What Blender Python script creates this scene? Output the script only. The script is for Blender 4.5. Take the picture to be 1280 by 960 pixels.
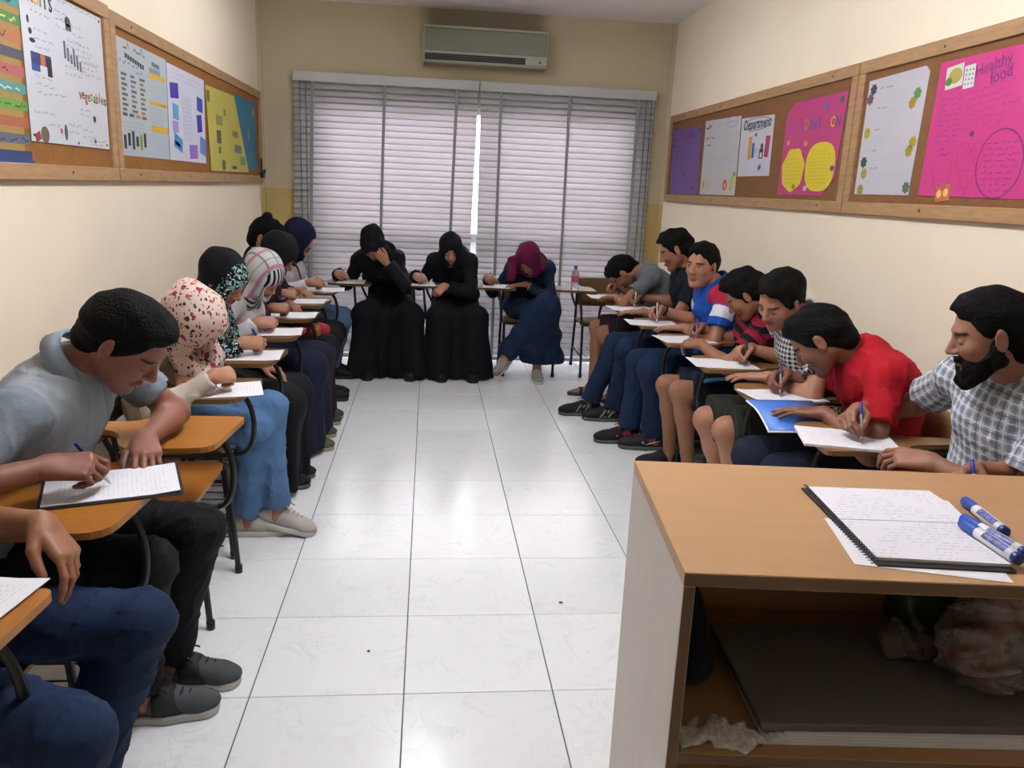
import bpy, math, random
import numpy as np

# ------------------------------------------------------------------ scene, camera, light
for o in list(bpy.data.objects):
    bpy.data.objects.remove(o, do_unlink=True)
scene = bpy.context.scene
COL = scene.collection
V = np.array

cam_data = bpy.data.cameras.new('camera')
cam = bpy.data.objects.new('camera', cam_data)
COL.objects.link(cam)
F_PX, PITCH, YAW, ROLL, CAM_H = 1004.3, 0.23834, 0.10970, 0.04399, 1.4815
cam_data.sensor_fit = 'HORIZONTAL'
cam_data.sensor_width = 36.0
cam_data.lens = 36.0 * F_PX / 1280.0
cam_data.clip_start = 0.02
from mathutils import Matrix, Vector
_f = Vector((math.sin(YAW), math.cos(YAW), 0)); _r = Vector((math.cos(YAW), -math.sin(YAW), 0)); _u = Vector((0, 0, 1))
_f2 = _f * math.cos(PITCH) - _u * math.sin(PITCH); _u2 = _u * math.cos(PITCH) + _f * math.sin(PITCH)
_r3 = _r * math.cos(ROLL) + _u2 * math.sin(ROLL); _u3 = _u2 * math.cos(ROLL) - _r * math.sin(ROLL)
cam.matrix_world = Matrix(((_r3.x, _u3.x, -_f2.x, 0), (_r3.y, _u3.y, -_f2.y, 0), (_r3.z, _u3.z, -_f2.z, CAM_H), (0, 0, 0, 1)))
scene.camera = cam

world = bpy.data.worlds.new('sky')
scene.world = world
world.use_nodes = True
_bg = world.node_tree.nodes['Background']
_bg.inputs['Color'].default_value = (0.97, 0.93, 0.98, 1)
_bg.inputs['Strength'].default_value = 5.6

LAMP_POWER = 1.0
scene.view_settings.view_transform = 'Standard'
scene.view_settings.look = 'None'
scene.view_settings.gamma = 1.0
scene.view_settings.use_curve_mapping = False
scene.view_settings.exposure = 1.50

# room limits
XL, XR, YB, YF, ZC = -1.37, 2.00, 6.95, -2.60, 2.85

# ------------------------------------------------------------------ materials
def lin(h):
    if not isinstance(h, str):
        return tuple(h)
    h = h.lstrip('#')
    c = [int(h[i:i + 2], 16) / 255 for i in (0, 2, 4)]
    return tuple(x / 12.92 if x <= .04045 else ((x + .055) / 1.055) ** 2.4 for x in c)

MATS = {}
def mat(name, color='#808080', rough=.6, metal=0., spec=.5, noise=0., nscale=8., bump=0., bscale=60., alpha=1., trans=0., sheen=0., emit=None, sss=0., stretch=None):
    if name in MATS:
        return MATS[name]
    m = bpy.data.materials.new(name); m.use_nodes = True
    nt = m.node_tree; b = nt.nodes['Principled BSDF']
    c = lin(color)
    b.inputs['Base Color'].default_value = (*c, 1)
    b.inputs['Roughness'].default_value = rough
    b.inputs['Metallic'].default_value = metal
    b.inputs['Specular IOR Level'].default_value = spec
    b.inputs['Alpha'].default_value = alpha
    b.inputs['Transmission Weight'].default_value = trans
    b.inputs['Sheen Weight'].default_value = sheen
    if sss:
        b.inputs['Subsurface Weight'].default_value = sss
        b.inputs['Subsurface Radius'].default_value = (.012, .004, .002)
    if emit:
        b.inputs['Emission Color'].default_value = (*lin(emit[0]), 1)
        b.inputs['Emission Strength'].default_value = emit[1]
    if noise or bump:
        tc = nt.nodes.new('ShaderNodeTexCoord'); mp = nt.nodes.new('ShaderNodeMapping')
        nt.links.new(tc.outputs['Object'], mp.inputs['Vector'])
        if stretch: mp.inputs['Scale'].default_value = stretch
    if noise:
        n = nt.nodes.new('ShaderNodeTexNoise'); n.inputs['Scale'].default_value = nscale; n.inputs['Detail'].default_value = 5
        nt.links.new(mp.outputs['Vector'], n.inputs['Vector'])
        r = nt.nodes.new('ShaderNodeMapRange'); r.inputs['From Min'].default_value = .3; r.inputs['From Max'].default_value = .7
        r.inputs['To Min'].default_value = 1 - noise; r.inputs['To Max'].default_value = 1 + noise
        nt.links.new(n.outputs['Fac'], r.inputs['Value'])
        h = nt.nodes.new('ShaderNodeHueSaturation'); h.inputs['Color'].default_value = (*c, 1)
        nt.links.new(r.outputs['Result'], h.inputs['Value'])
        nt.links.new(h.outputs['Color'], b.inputs['Base Color'])
    if bump:
        n2 = nt.nodes.new('ShaderNodeTexNoise'); n2.inputs['Scale'].default_value = bscale; n2.inputs['Detail'].default_value = 3
        nt.links.new(mp.outputs['Vector'], n2.inputs['Vector'])
        bp = nt.nodes.new('ShaderNodeBump'); bp.inputs['Strength'].default_value = bump; bp.inputs['Distance'].default_value = .01
        nt.links.new(n2.outputs['Fac'], bp.inputs['Height']); nt.links.new(bp.outputs['Normal'], b.inputs['Normal'])
    MATS[name] = m
    return m

def fabric(name, color, rough=.85, noise=.08):
    return mat('fabric ' + name, color, rough=rough, spec=.25, noise=noise, nscale=14, bump=.25, bscale=45)

class NT:
    """small helper for hand-built node materials"""
    def __init__(s, name, rough=.8, spec=.3):
        s.m = bpy.data.materials.new(name); s.m.use_nodes = True; s.t = s.m.node_tree
        s.b = s.t.nodes['Principled BSDF']; s.b.inputs['Roughness'].default_value = rough; s.b.inputs['Specular IOR Level'].default_value = spec
        MATS[name] = s.m
    def n(s, kind, **kw):
        nd = s.t.nodes.new('ShaderNode' + kind)
        for k, v in kw.items():
            if k in nd.inputs: nd.inputs[k].default_value = v
            else: setattr(nd, k, v)
        return nd
    def l(s, a, b): s.t.links.new(a, b)
    def math(s, op, a, b=None, c=None):
        nd = s.t.nodes.new('ShaderNodeMath'); nd.operation = op
        for i, x in enumerate((a, b, c)):
            if x is None: continue
            if hasattr(x, 'is_linked'): s.l(x, nd.inputs[i])
            else: nd.inputs[i].default_value = x
        return nd.outputs[0]
    def mix(s, f, a, b):
        nd = s.t.nodes.new('ShaderNodeMix'); nd.data_type = 'RGBA'
        if hasattr(f, 'is_linked'): s.l(f, nd.inputs[0])
        else: nd.inputs[0].default_value = f
        for x, i in ((a, 6), (b, 7)):
            if hasattr(x, 'is_linked'): s.l(x, nd.inputs[i])
            else: nd.inputs[i].default_value = (*lin(x), 1)
        return nd.outputs[2]
    def base(s, c):
        s.l(c, s.b.inputs['Base Color']); return s.m

# ------------------------------------------------------------------ object helpers
def link(o, parent=None):
    COL.objects.link(o)
    if parent is not None: o.parent = parent
    return o
def tag(o, label=None, cat=None, group=None, kind=None):
    if label: o['label'] = label
    if cat: o['category'] = cat
    if group: o['group'] = group
    if kind: o['kind'] = kind
    return o
def empty(name, loc=(0, 0, 0), rz=0., label=None, cat=None, group=None, parent=None, kind=None):
    o = bpy.data.objects.new(name, None); o.empty_display_size = .1
    o.location = loc; o.rotation_euler = (0, 0, rz)
    link(o, parent); return tag(o, label, cat, group, kind)
def np_mesh(name, v, f, m=None, smooth=True):
    me = bpy.data.meshes.new(name)
    v = np.asarray(v, np.float32); f = np.asarray(f, np.int32); k = f.shape[1]
    me.vertices.add(len(v)); me.vertices.foreach_set('co', v.ravel())
    me.loops.add(f.size); me.loops.foreach_set('vertex_index', f.ravel())
    me.polygons.add(len(f)); me.polygons.foreach_set('loop_start', np.arange(0, f.size, k, dtype=np.int32))
    me.update(calc_edges=True)
    me.polygons.foreach_set('use_smooth', np.full(len(f), smooth))
    if m: me.materials.append(m)
    return me

class MB:
    def __init__(s): s.v = []; s.f = []
    def add(s, vs, fs):
        o = len(s.v); s.v += [tuple(map(float, p)) for p in vs]; s.f += [tuple(i + o for i in q) for q in fs]; return s
    def box(s, x0, x1, y0, y1, z0, z1, bev=0.):
        if bev <= 0:
            return s.add([(x0, y0, z0), (x1, y0, z0), (x1, y1, z0), (x0, y1, z0), (x0, y0, z1), (x1, y0, z1), (x1, y1, z1), (x0, y1, z1)],
                         [(0, 3, 2, 1), (4, 5, 6, 7), (0, 1, 5, 4), (1, 2, 6, 5), (2, 3, 7, 6), (3, 0, 4, 7)])
        b = bev
        def ring(ix, z): return [(x0 + ix, y0 + b, z), (x0 + b, y0 + ix, z), (x1 - b, y0 + ix, z), (x1 - ix, y0 + b, z), (x1 - ix, y1 - b, z), (x1 - b, y1 - ix, z), (x0 + b, y1 - ix, z), (x0 + ix, y1 - b, z)]
        c = b * .7
        rs = [[(x0 + b, y0 + b, z0)] * 0 + ring(c, z0), ring(0, z0 + b), ring(0, z1 - b), ring(c, z1)]
        vs = sum(rs, []); fs = [tuple(range(7, -1, -1)), tuple(range(24, 32))]
        for k in range(3):
            for i in range(8):
                j = (i + 1) % 8; fs.append((k * 8 + i, k * 8 + j, k * 8 + 8 + j, k * 8 + 8 + i))
        return s.add(vs, fs)
    def prism(s, poly, z0, z1):
        n = len(poly); vs = [(x, y, z0) for x, y in poly] + [(x, y, z1) for x, y in poly]
        return s.add(vs, [tuple(range(n - 1, -1, -1)), tuple(range(n, 2 * n))] + [(i, (i + 1) % n, n + (i + 1) % n, n + i) for i in range(n)])
    def tube(s, pts, r, n=8, caps=True):
        pts = [V(p, float) for p in pts]; rs = r if hasattr(r, '__len__') else [r] * len(pts)
        vs = []; fs = []; up = None
        for i, p in enumerate(pts):
            t = pts[min(i + 1, len(pts) - 1)] - pts[max(i - 1, 0)]; t = t / (np.linalg.norm(t) + 1e-9)
            if up is None:
                a = V((0, 0, 1.)) if abs(t[2]) < .9 else V((1., 0, 0)); up = np.cross(t, a)
            up = up - t * (up @ t); up /= np.linalg.norm(up); w = np.cross(t, up)
            for k in range(n):
                a = 2 * math.pi * k / n; vs.append(p + rs[i] * (math.cos(a) * up + math.sin(a) * w))
        for i in range(len(pts) - 1):
            for k in range(n):
                k2 = (k + 1) % n; fs.append((i * n + k, i * n + k2, (i + 1) * n + k2, (i + 1) * n + k))
        if caps:
            fs.append(tuple(range(n - 1, -1, -1))); m = (len(pts) - 1) * n; fs.append(tuple(range(m, m + n)))
        return s.add(vs, fs)
    def lathe(s, prof, c=(0, 0, 0), n=16):
        vs = []; fs = []
        for r, z in prof:
            for k in range(n):
                a = 2 * math.pi * k / n; vs.append((c[0] + r * math.cos(a), c[1] + r * math.sin(a), c[2] + z))
        for i in range(len(prof) - 1):
            for k in range(n):
                k2 = (k + 1) % n; fs.append((i * n + k, i * n + k2, (i + 1) * n + k2, (i + 1) * n + k))
        fs.append(tuple(range(n - 1, -1, -1))); m = (len(prof) - 1) * n; fs.append(tuple(range(m, m + n)))
        return s.add(vs, fs)
    def mesh(s, name, m=None, smooth=False):
        me = bpy.data.meshes.new(name); me.from_pydata(s.v, [], s.f); me.update()
        if m: me.materials.append(m)
        if smooth: me.polygons.foreach_set('use_smooth', np.full(len(me.polygons), True))
        return me
    def build(s, name, m=None, parent=None, smooth=False, loc=None, rz=None):
        o = bpy.data.objects.new(name, s.mesh(name, m, smooth)); link(o, parent)
        if loc is not None: o.location = loc
        if rz is not None: o.rotation_euler = (0, 0, rz)
        return o
def smooth_path(pts, n=6):
    pts = [V(p, float) for p in pts]; P = [pts[0]] + pts + [pts[-1]]; out = []
    for i in range(1, len(P) - 2):
        for t in np.linspace(0, 1, n, endpoint=False):
            a, b, c, d = P[i - 1:i + 3]
            out.append(.5 * (2 * b + (c - a) * t + (2 * a - 5 * b + 4 * c - d) * t * t + (3 * b - a - 3 * c + d) * t ** 3))
    return out + [pts[-1]]
def round_poly(poly, r, n=4):
    """rounded corners; r a number or one radius for each corner"""
    out = []; N = len(poly); rr = r if hasattr(r, '__len__') else [r] * N
    for i in range(N):
        p = V(poly[i], float); a = V(poly[i - 1], float) - p; b = V(poly[(i + 1) % N], float) - p
        la, lb = np.linalg.norm(a), np.linalg.norm(b); q = min(rr[i], la * .49, lb * .49)
        if q <= 1e-6: out.append(tuple(p)); continue
        A = p + a / la * q; B = p + b / lb * q
        for t in np.linspace(0, 1, n): out.append(tuple((1 - t) ** 2 * A + 2 * t * (1 - t) * p + t * t * B))
    return out
def copy_tree(o, parent=None):
    c = o.copy(); link(c, parent)
    for ch in o.children: copy_tree(ch, c)
    return c
# ------------------------------------------------------------------ smooth bodies: blended round cones turned into one surface
def unit(a):
    a = V(a, float); return a / (np.linalg.norm(a) + 1e-12)
class RC:
    """round cone a-b; lat = side axis along which it is s times wider; cuts keep n.(p-q) < 0"""
    def __init__(s, a, b, r1, r2, k=.02, lat=None, sc=1., op='u', cuts=()):
        s.a, s.b, s.r1, s.r2, s.k, s.op = V(a, float), V(b, float), r1, r2, k, op
        s.lat = None if lat is None else unit(lat); s.sc = sc; s.cuts = cuts
    def box(s):
        m = max(1, s.sc); return np.minimum(s.a - s.r1 * m, s.b - s.r2 * m), np.maximum(s.a + s.r1 * m, s.b + s.r2 * m)
    def ev(s, X, Y, Z):
        ab = s.b - s.a; L = ab @ ab + 1e-12
        x, y, z = X - s.a[0], Y - s.a[1], Z - s.a[2]
        t = np.clip((x * ab[0] + y * ab[1] + z * ab[2]) / L, 0, 1)
        x, y, z = x - t * ab[0], y - t * ab[1], z - t * ab[2]
        if s.lat is not None:
            w = (x * s.lat[0] + y * s.lat[1] + z * s.lat[2]) * (1 - 1 / s.sc)
            x, y, z = x - w * s.lat[0], y - w * s.lat[1], z - w * s.lat[2]
        d = np.sqrt(x * x + y * y + z * z) - (s.r1 + t * (s.r2 - s.r1))
        for q, n in s.cuts:
            n = unit(n); d = np.maximum(d, (X - q[0]) * n[0] + (Y - q[1]) * n[1] + (Z - q[2]) * n[2])
        return d
class EL:
    def __init__(s, c, R, rot=None, k=.02, op='u', cuts=()):
        s.c, s.R, s.k, s.op, s.cuts = V(c, float), V(R, float), k, op, cuts
        s.rot = np.eye(3) if rot is None else rot
    def box(s):
        e = np.sqrt(((s.rot * s.R) ** 2).sum(1)); return s.c - e, s.c + e
    def ev(s, X, Y, Z):
        x, y, z = X - s.c[0], Y - s.c[1], Z - s.c[2]
        q = [(x * s.rot[0, i] + y * s.rot[1, i] + z * s.rot[2, i]) / s.R[i] for i in range(3)]
        l = np.sqrt(q[0] ** 2 + q[1] ** 2 + q[2] ** 2)
        g = np.sqrt((q[0] / s.R[0]) ** 2 + (q[1] / s.R[1]) ** 2 + (q[2] / s.R[2]) ** 2) + 1e-9
        d = l * (l - 1) / g
        d = np.where(l < 1e-3, -s.R.min(), d)
        for p, n in s.cuts:
            n = unit(n); d = np.maximum(d, (X - p[0]) * n[0] + (Y - p[1]) * n[1] + (Z - p[2]) * n[2])
        return d
def wrinkle(seed, freq, amp, squash=(1, 1, 1)):
    r = np.random.RandomState(seed); D = r.normal(size=(5, 3)) * V(squash); D = D / np.linalg.norm(D, axis=1)[:, None] * freq * r.uniform(.6, 1.5, (5, 1)); ph = r.uniform(0, 6.28, 5)
    def f(p):
        w = 0
        for d, h in zip(D, ph): w = w + np.sin(p @ d + h)
        return amp * .5 * w
    return f
def creases(seed, amp):
    a = wrinkle(seed, 34, amp * .8); b = wrinkle(seed + 11, 62, amp * 6, (1, 1, .5))
    def f(p):
        w = b(p) / (amp * 6); return a(p) - amp * 1.3 * np.exp(-(w / .22) ** 2) + amp * .3
    return f
CORN = [(i, j, k) for i in (0, 1) for j in (0, 1) for k in (0, 1)]
EDG = [(a, b) for a in CORN for b in CORN if sum(b) - sum(a) == 1 and sum(abs(x - y) for x, y in zip(a, b)) == 1]
def surface(prims, vox, disp=None, cuts=(), cutf=None):
    """grid the blended primitives and pull a quad surface from the grid -> verts, quads"""
    lo = np.min([p.box()[0] for p in prims if p.op == 'u'], 0) - 3 * vox - .012; hi = np.max([p.box()[1] for p in prims if p.op == 'u'], 0) + 3 * vox + .012
    n = np.ceil((hi - lo) / vox).astype(int) + 1
    ax = [(lo[i] + vox * np.arange(n[i])).astype(np.float32) for i in range(3)]
    D = np.full(n, .06, np.float32)
    for p in prims:
        a, b = p.box(); m = p.k + 3 * vox + .012
        i0 = np.clip(((a - m - lo) / vox).astype(int), 0, n - 1); i1 = np.clip(((b + m - lo) / vox).astype(int) + 2, 1, n)
        if (i1 <= i0).any(): continue
        sl = tuple(slice(x, y) for x, y in zip(i0, i1))
        d = p.ev(ax[0][sl[0]][:, None, None], ax[1][sl[1]][None, :, None], ax[2][sl[2]][None, None, :]).astype(np.float32)
        c = D[sl]; k = p.k
        if p.op == 'u':
            h = np.clip(.5 + .5 * (c - d) / k, 0, 1); D[sl] = c + (d - c) * h - k * h * (1 - h)
        else:
            d = -d; h = np.clip(.5 + .5 * (d - c) / k, 0, 1); D[sl] = c + (d - c) * h + k * h * (1 - h)
    if disp is not None:
        ii = np.argwhere(np.abs(D) < .03); P = lo + ii * vox
        D[tuple(ii.T)] += disp(P).astype(np.float32)
    if cutf is not None:
        ii = np.argwhere(D < .02); P = lo + ii * vox; t_ = tuple(ii.T)
        D[t_] = np.maximum(D[t_], cutf(P)).astype(np.float32)
    for q, nn in cuts:
        nn = unit(nn); D = np.maximum(D, ((ax[0] - q[0]) * nn[0])[:, None, None] + ((ax[1] - q[1]) * nn[1])[None, :, None] + ((ax[2] - q[2]) * nn[2])[None, None, :]).astype(np.float32)
    D[D == 0] = 1e-7
    s = D < 0
    cnt = np.zeros(n - 1, np.uint8)
    for c in CORN: cnt += s[c[0]:n[0] - 1 + c[0], c[1]:n[1] - 1 + c[1], c[2]:n[2] - 1 + c[2]]
    act = (cnt > 0) & (cnt < 8); ii = np.argwhere(act)
    idx = np.full(n - 1, -1, np.int32); idx[act] = np.arange(len(ii))
    vals = {c: D[ii[:, 0] + c[0], ii[:, 1] + c[1], ii[:, 2] + c[2]] for c in CORN}
    acc = np.zeros((len(ii), 3)); num = np.zeros(len(ii))
    for a, b in EDG:
        va, vb = vals[a], vals[b]; m = (va < 0) != (vb < 0)
        t = np.where(m, va / np.where(m, va - vb, 1), 0)
        acc += m[:, None] * (V(a) + t[:, None] * (V(b) - V(a))); num += m
    verts = lo + vox * (ii + acc / num[:, None])
    quads = []
    for A in range(3):
        B, Cx = (A + 1) % 3, (A + 2) % 3
        s0 = np.take(s, range(n[A] - 1), A); s1 = np.take(s, range(1, n[A]), A)
        e = np.argwhere(s0 != s1)
        ok = (e[:, B] > 0) & (e[:, Cx] > 0) & (e[:, B] < n[B] - 1) & (e[:, Cx] < n[Cx] - 1); e = e[ok]
        if not len(e): continue
        flip = s0[tuple(e.T)]
        def cell(db, dc):
            q = e.copy(); q[:, B] -= db; q[:, Cx] -= dc; return idx[tuple(q.T)]
        Q = np.stack([cell(1, 1), cell(0, 1), cell(0, 0), cell(1, 0)], 1)
        Q[~flip] = Q[~flip][:, ::-1]
        quads.append(Q)
    return verts, np.concatenate(quads)
def soften(v, f, it=1, w=.5):
    for _ in range(it):
        s = np.zeros_like(v); c = np.zeros(len(v))
        for a, b in ((0, 1), (1, 2), (2, 3), (3, 0)):
            np.add.at(s, f[:, a], v[f[:, b]]); np.add.at(s, f[:, b], v[f[:, a]]); np.add.at(c, f[:, a], 1); np.add.at(c, f[:, b], 1)
        v = v * (1 - w) + w * s / np.maximum(c, 1)[:, None]
    return v
def join(parts):
    vs, fs, o = [], [], 0
    for v, f in parts: vs.append(v); fs.append(f + o); o += len(v)
    return np.concatenate(vs), np.concatenate(fs)
def blob(name, prims, vox, m, parent, disp=None, cuts=(), soft=1, cutf=None):
    v, f = surface(prims, vox, disp, cuts, cutf)
    if soft: v = soften(v, f, soft)
    o = bpy.data.objects.new(name, np_mesh(name, v, f, m)); link(o, parent)
    return o, v
def ik(a, c, l1, l2, pole):
    d = c - a; L = np.linalg.norm(d)
    if L > .995 * (l1 + l2): s = L / (l1 + l2) * 1.005; l1 *= s; l2 *= s
    x = (l1 * l1 - l2 * l2 + L * L) / (2 * L); h = math.sqrt(max(l1 * l1 - x * x, 0)); u = d / L
    p = V(pole, float); p = p - u * (p @ u); p = unit(p)
    return a + u * x + p * h
def head_rot(yaw, pitch, roll):
    cy, sy = math.cos(yaw), math.sin(yaw); f = V((cy, sy, 0)); l = V((-sy, cy, 0)); u = V((0, 0, 1.))
    cp, sp = math.cos(pitch), math.sin(pitch); f, u = f * cp - u * sp, u * cp + f * sp
    cr, sr = math.cos(roll), math.sin(roll); l, u = l * cr + u * sr, u * cr - l * sr      # roll > 0: tilts to the right
    return np.stack([f, l, u], 1)

# ---- hands: x along the fingers, y to the thumb, z out of the back of the hand
FING = [((.088, .027, .001), (.043, .026, .021), .0089), ((.091, .008, .003), (.048, .030, .022), .0091), ((.087, -.011, .002), (.044, .028, .021), .0086), ((.079, -.028, -.001), (.034, .021, .018), .0076)]
POSES = {
    'write': dict(f=[(38, 48, 22), (52, 62, 25), (62, 78, 30), (66, 82, 30)], sp=(0, 0, 0, 0), th=[(.022, .024, -.010), (.055, .044, -.030), (.086, .036, -.047), (.106, .022, -.060)]),
    'flat': dict(f=[(6, 14, 8), (5, 12, 8), (6, 14, 8), (8, 16, 8)], sp=(5, 1, -4, -9), th=[(.020, .026, -.008), (.048, .052, -.014), (.078, .068, -.016), (.100, .076, -.017)]),
    'bent': dict(f=[(32, 34, 18), (34, 36, 18), (36, 38, 18), (38, 40, 18)], sp=(4, 1, -3, -7), th=[(.020, .026, -.010), (.048, .048, -.022), (.076, .054, -.034), (.096, .054, -.044)]),
    'relax': dict(f=[(22, 26, 14), (30, 32, 16), (36, 36, 18), (40, 38, 18)], sp=(4, 1, -2, -5), th=[(.020, .026, -.008), (.050, .046, -.020), (.080, .050, -.030), (.102, .048, -.036)]),
    'curl': dict(f=[(45, 60, 30), (50, 65, 30), (55, 68, 30), (58, 70, 30)], sp=(2, 0, -1, -3), th=[(.020, .026, -.012), (.050, .044, -.028), (.078, .036, -.042), (.098, .022, -.048)]),
}
def hand_prims(W, X, Zd, side, pose, s=1., k=.004, fdir=None):
    X = unit(X); Zd = V(Zd, float); Zd = unit(Zd - X * (Zd @ X)); Yd = side * np.cross(Zd, X)
    P = POSES[pose]; M = lambda q: W + s * (X * q[0] + Yd * q[1] + Zd * q[2])
    fd = -X if fdir is None else unit(fdir)
    out = [RC(W + fd * .06 * s, W, .0268 * s, .0238 * s, .02), RC(M((-.004, 0, 0)), M((.014, .001, 0)), .0245 * s, .026 * s, .015, lat=Zd, sc=.80)]
    for (b, L, r), fl, spr in zip(FING, P['f'], P['sp']):
        out.append(RC(M((.004, b[1] * .62, -.002)), M((b[0], b[1], b[2] - .002)), .0165 * s, .0125 * s, .012))
    for (b, L, r), fl, spr in zip(FING, P['f'], P['sp']):
        q = V(b, float); a = 0.; rr = r
        for l, da in zip(L, fl):
            a += math.radians(da); sp = math.radians(spr)
            e = q + l * V((math.cos(a) * math.cos(sp), math.sin(sp) * math.cos(a), -math.sin(a)))
            out.append(RC(M(q), M(e), rr * s, rr * .9 * s, k)); q = e; rr *= .92
    t = P['th']; rr = (.0165, .0125, .0105, .0092)
    for i in range(3): out.append(RC(M(t[i]), M(t[i + 1]), rr[i] * s, rr[i + 1] * s, .010 if i == 0 else k))
    return out, M, (X, Yd, Zd)
PEN_TIP = V((.131, .016, -.101)); PEN_DIR = unit(V((-.060, .030, .100)))   # in the writing hand

def head_prims(Hc, R, s=1., female=False, k=1.):
    M = lambda q: Hc + s * (R @ V(q, float)); o = []
    j = .93 if female else 1.
    E = lambda c, r, kk, op='u', rot=None: o.append(EL(M(c), V(r) * s, R if rot is None else R @ rot, kk * s, op))
    C = lambda a, b, r1, r2, kk, op='u', **q: o.append(RC(M(a), M(b), r1 * s, r2 * s, kk * s, op=op, **q))
    E((-.012, 0, .036), (.098, .077, .086), .02)
    E((.034, 0, -.026), (.056, .060 * j, .078), .03)
    for y in (1, -1):
        C((.0, y * .054 * j, -.048), (.056, y * .020, -.097), .018, .016, .03)
        E((.062, y * .036, -.022), (.024, .024, .022), .02)
    E((.070, 0, -.098), (.020, .021, .017), .025)
    C((.080, -.030, .025), (.080, .030, .025), .011, .011, .018)
    for y in (1, -1):
        E((.094, y * .031, .006), (.015, .018, .010), .010, 's')
        E((.077, y * .031, .005), (.0135, .0145, .012), .004)
    C((.086, 0, .016), (.109, 0, -.026), .0075, .0115, .012)
    for y in (1, -1): E((.098, y * .012, -.030), (.011, .0085, .0075), .008)
    E((.086, 0, -.058), (.014, .022, .0055), .006)
    E((.085, 0, -.068), (.013, .019, .0065), .006)
    for y in (1, -1):
        rot = head_rot(y * .35, 0, 0)
        E((-.004, y * .080, -.004), (.018, .0075, .031), .006, rot=rot)
        E((.000, y * .088, .000), (.010, .005, .019), .004, 's', rot=rot)
    return o, M
def head_color(v, Hc, R, s, base, brow, lip, eyes, stubble=0.):
    q = (v - Hc) @ R / s; x, y, z = q.T; ay = np.abs(y)
    c = np.tile(V(lin(base)), (len(v), 1))
    def blend(mask, col): nonlocal c; mask = np.clip(mask, 0, 1)[:, None]; c = c * (1 - mask) + V(lin(col)) * mask
    if stubble: blend(stubble * np.clip((-.042 - z) / .02, 0, 1) * (x > -.02), '#2a2220')
    blend((1.15 - (((ay - .0) / .0225) ** 2 + ((z + .0625) / .011) ** 2)) * 3 * (x > .07), lip)
    zb = .026 - ((ay - .030) / .03) ** 2 * .006
    blend((1.1 - (((ay - .032) / .021) ** 4 + ((z - zb) / .0055) ** 2)) * 2.2 * (x > .05), brow)
    if eyes == 'down':
        blend((1.1 - (((ay - .031) / .015) ** 4 + ((z + .003) / .0035) ** 2)) * 2 * (x > .05), '#241a18')
    else:
        blend((1.1 - (((ay - .031) / .0135) ** 2 + ((z - .004) / .0062) ** 2)) * 3 * (x > .05), '#b9aea6')
        blend((1.1 - (((ay - .031) / .0062) ** 2 + ((z - .004) / .0062) ** 2)) * 4 * (x > .05), '#1d1310')
        blend((1.1 - (((ay - .031) / .016) ** 4 + ((z - .0105) / .0028) ** 2)) * 2 * (x > .05), '#1d1412')
    return c
def skin_mat():
    if 'skin' in MATS: return MATS['skin']
    t = NT('skin', rough=.52, spec=.4)
    a = t.n('Attribute', attribute_name='tone')
    tc = t.n('TexCoord'); n = t.n('TexNoise', Scale=40.); n.inputs['Detail'].default_value = 4
    t.l(tc.outputs['Object'], n.inputs['Vector'])
    h = t.n('HueSaturation'); t.l(a.outputs['Color'], h.inputs['Color'])
    t.l(t.math('MULTIPLY_ADD', n.outputs['Fac'], .22, .89), h.inputs['Value'])
    t.base(h.outputs['Color'])
    t.b.inputs['Subsurface Weight'].default_value = .12; t.b.inputs['Subsurface Radius'].default_value = (.012, .004, .002)
    t.b.inputs['Subsurface Scale'].default_value = .5
    return t.m
HAIR = lambda: mat('black hair', '#090808', rough=.7, spec=.12, noise=.3, nscale=60, bump=.7, bscale=140)

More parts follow.
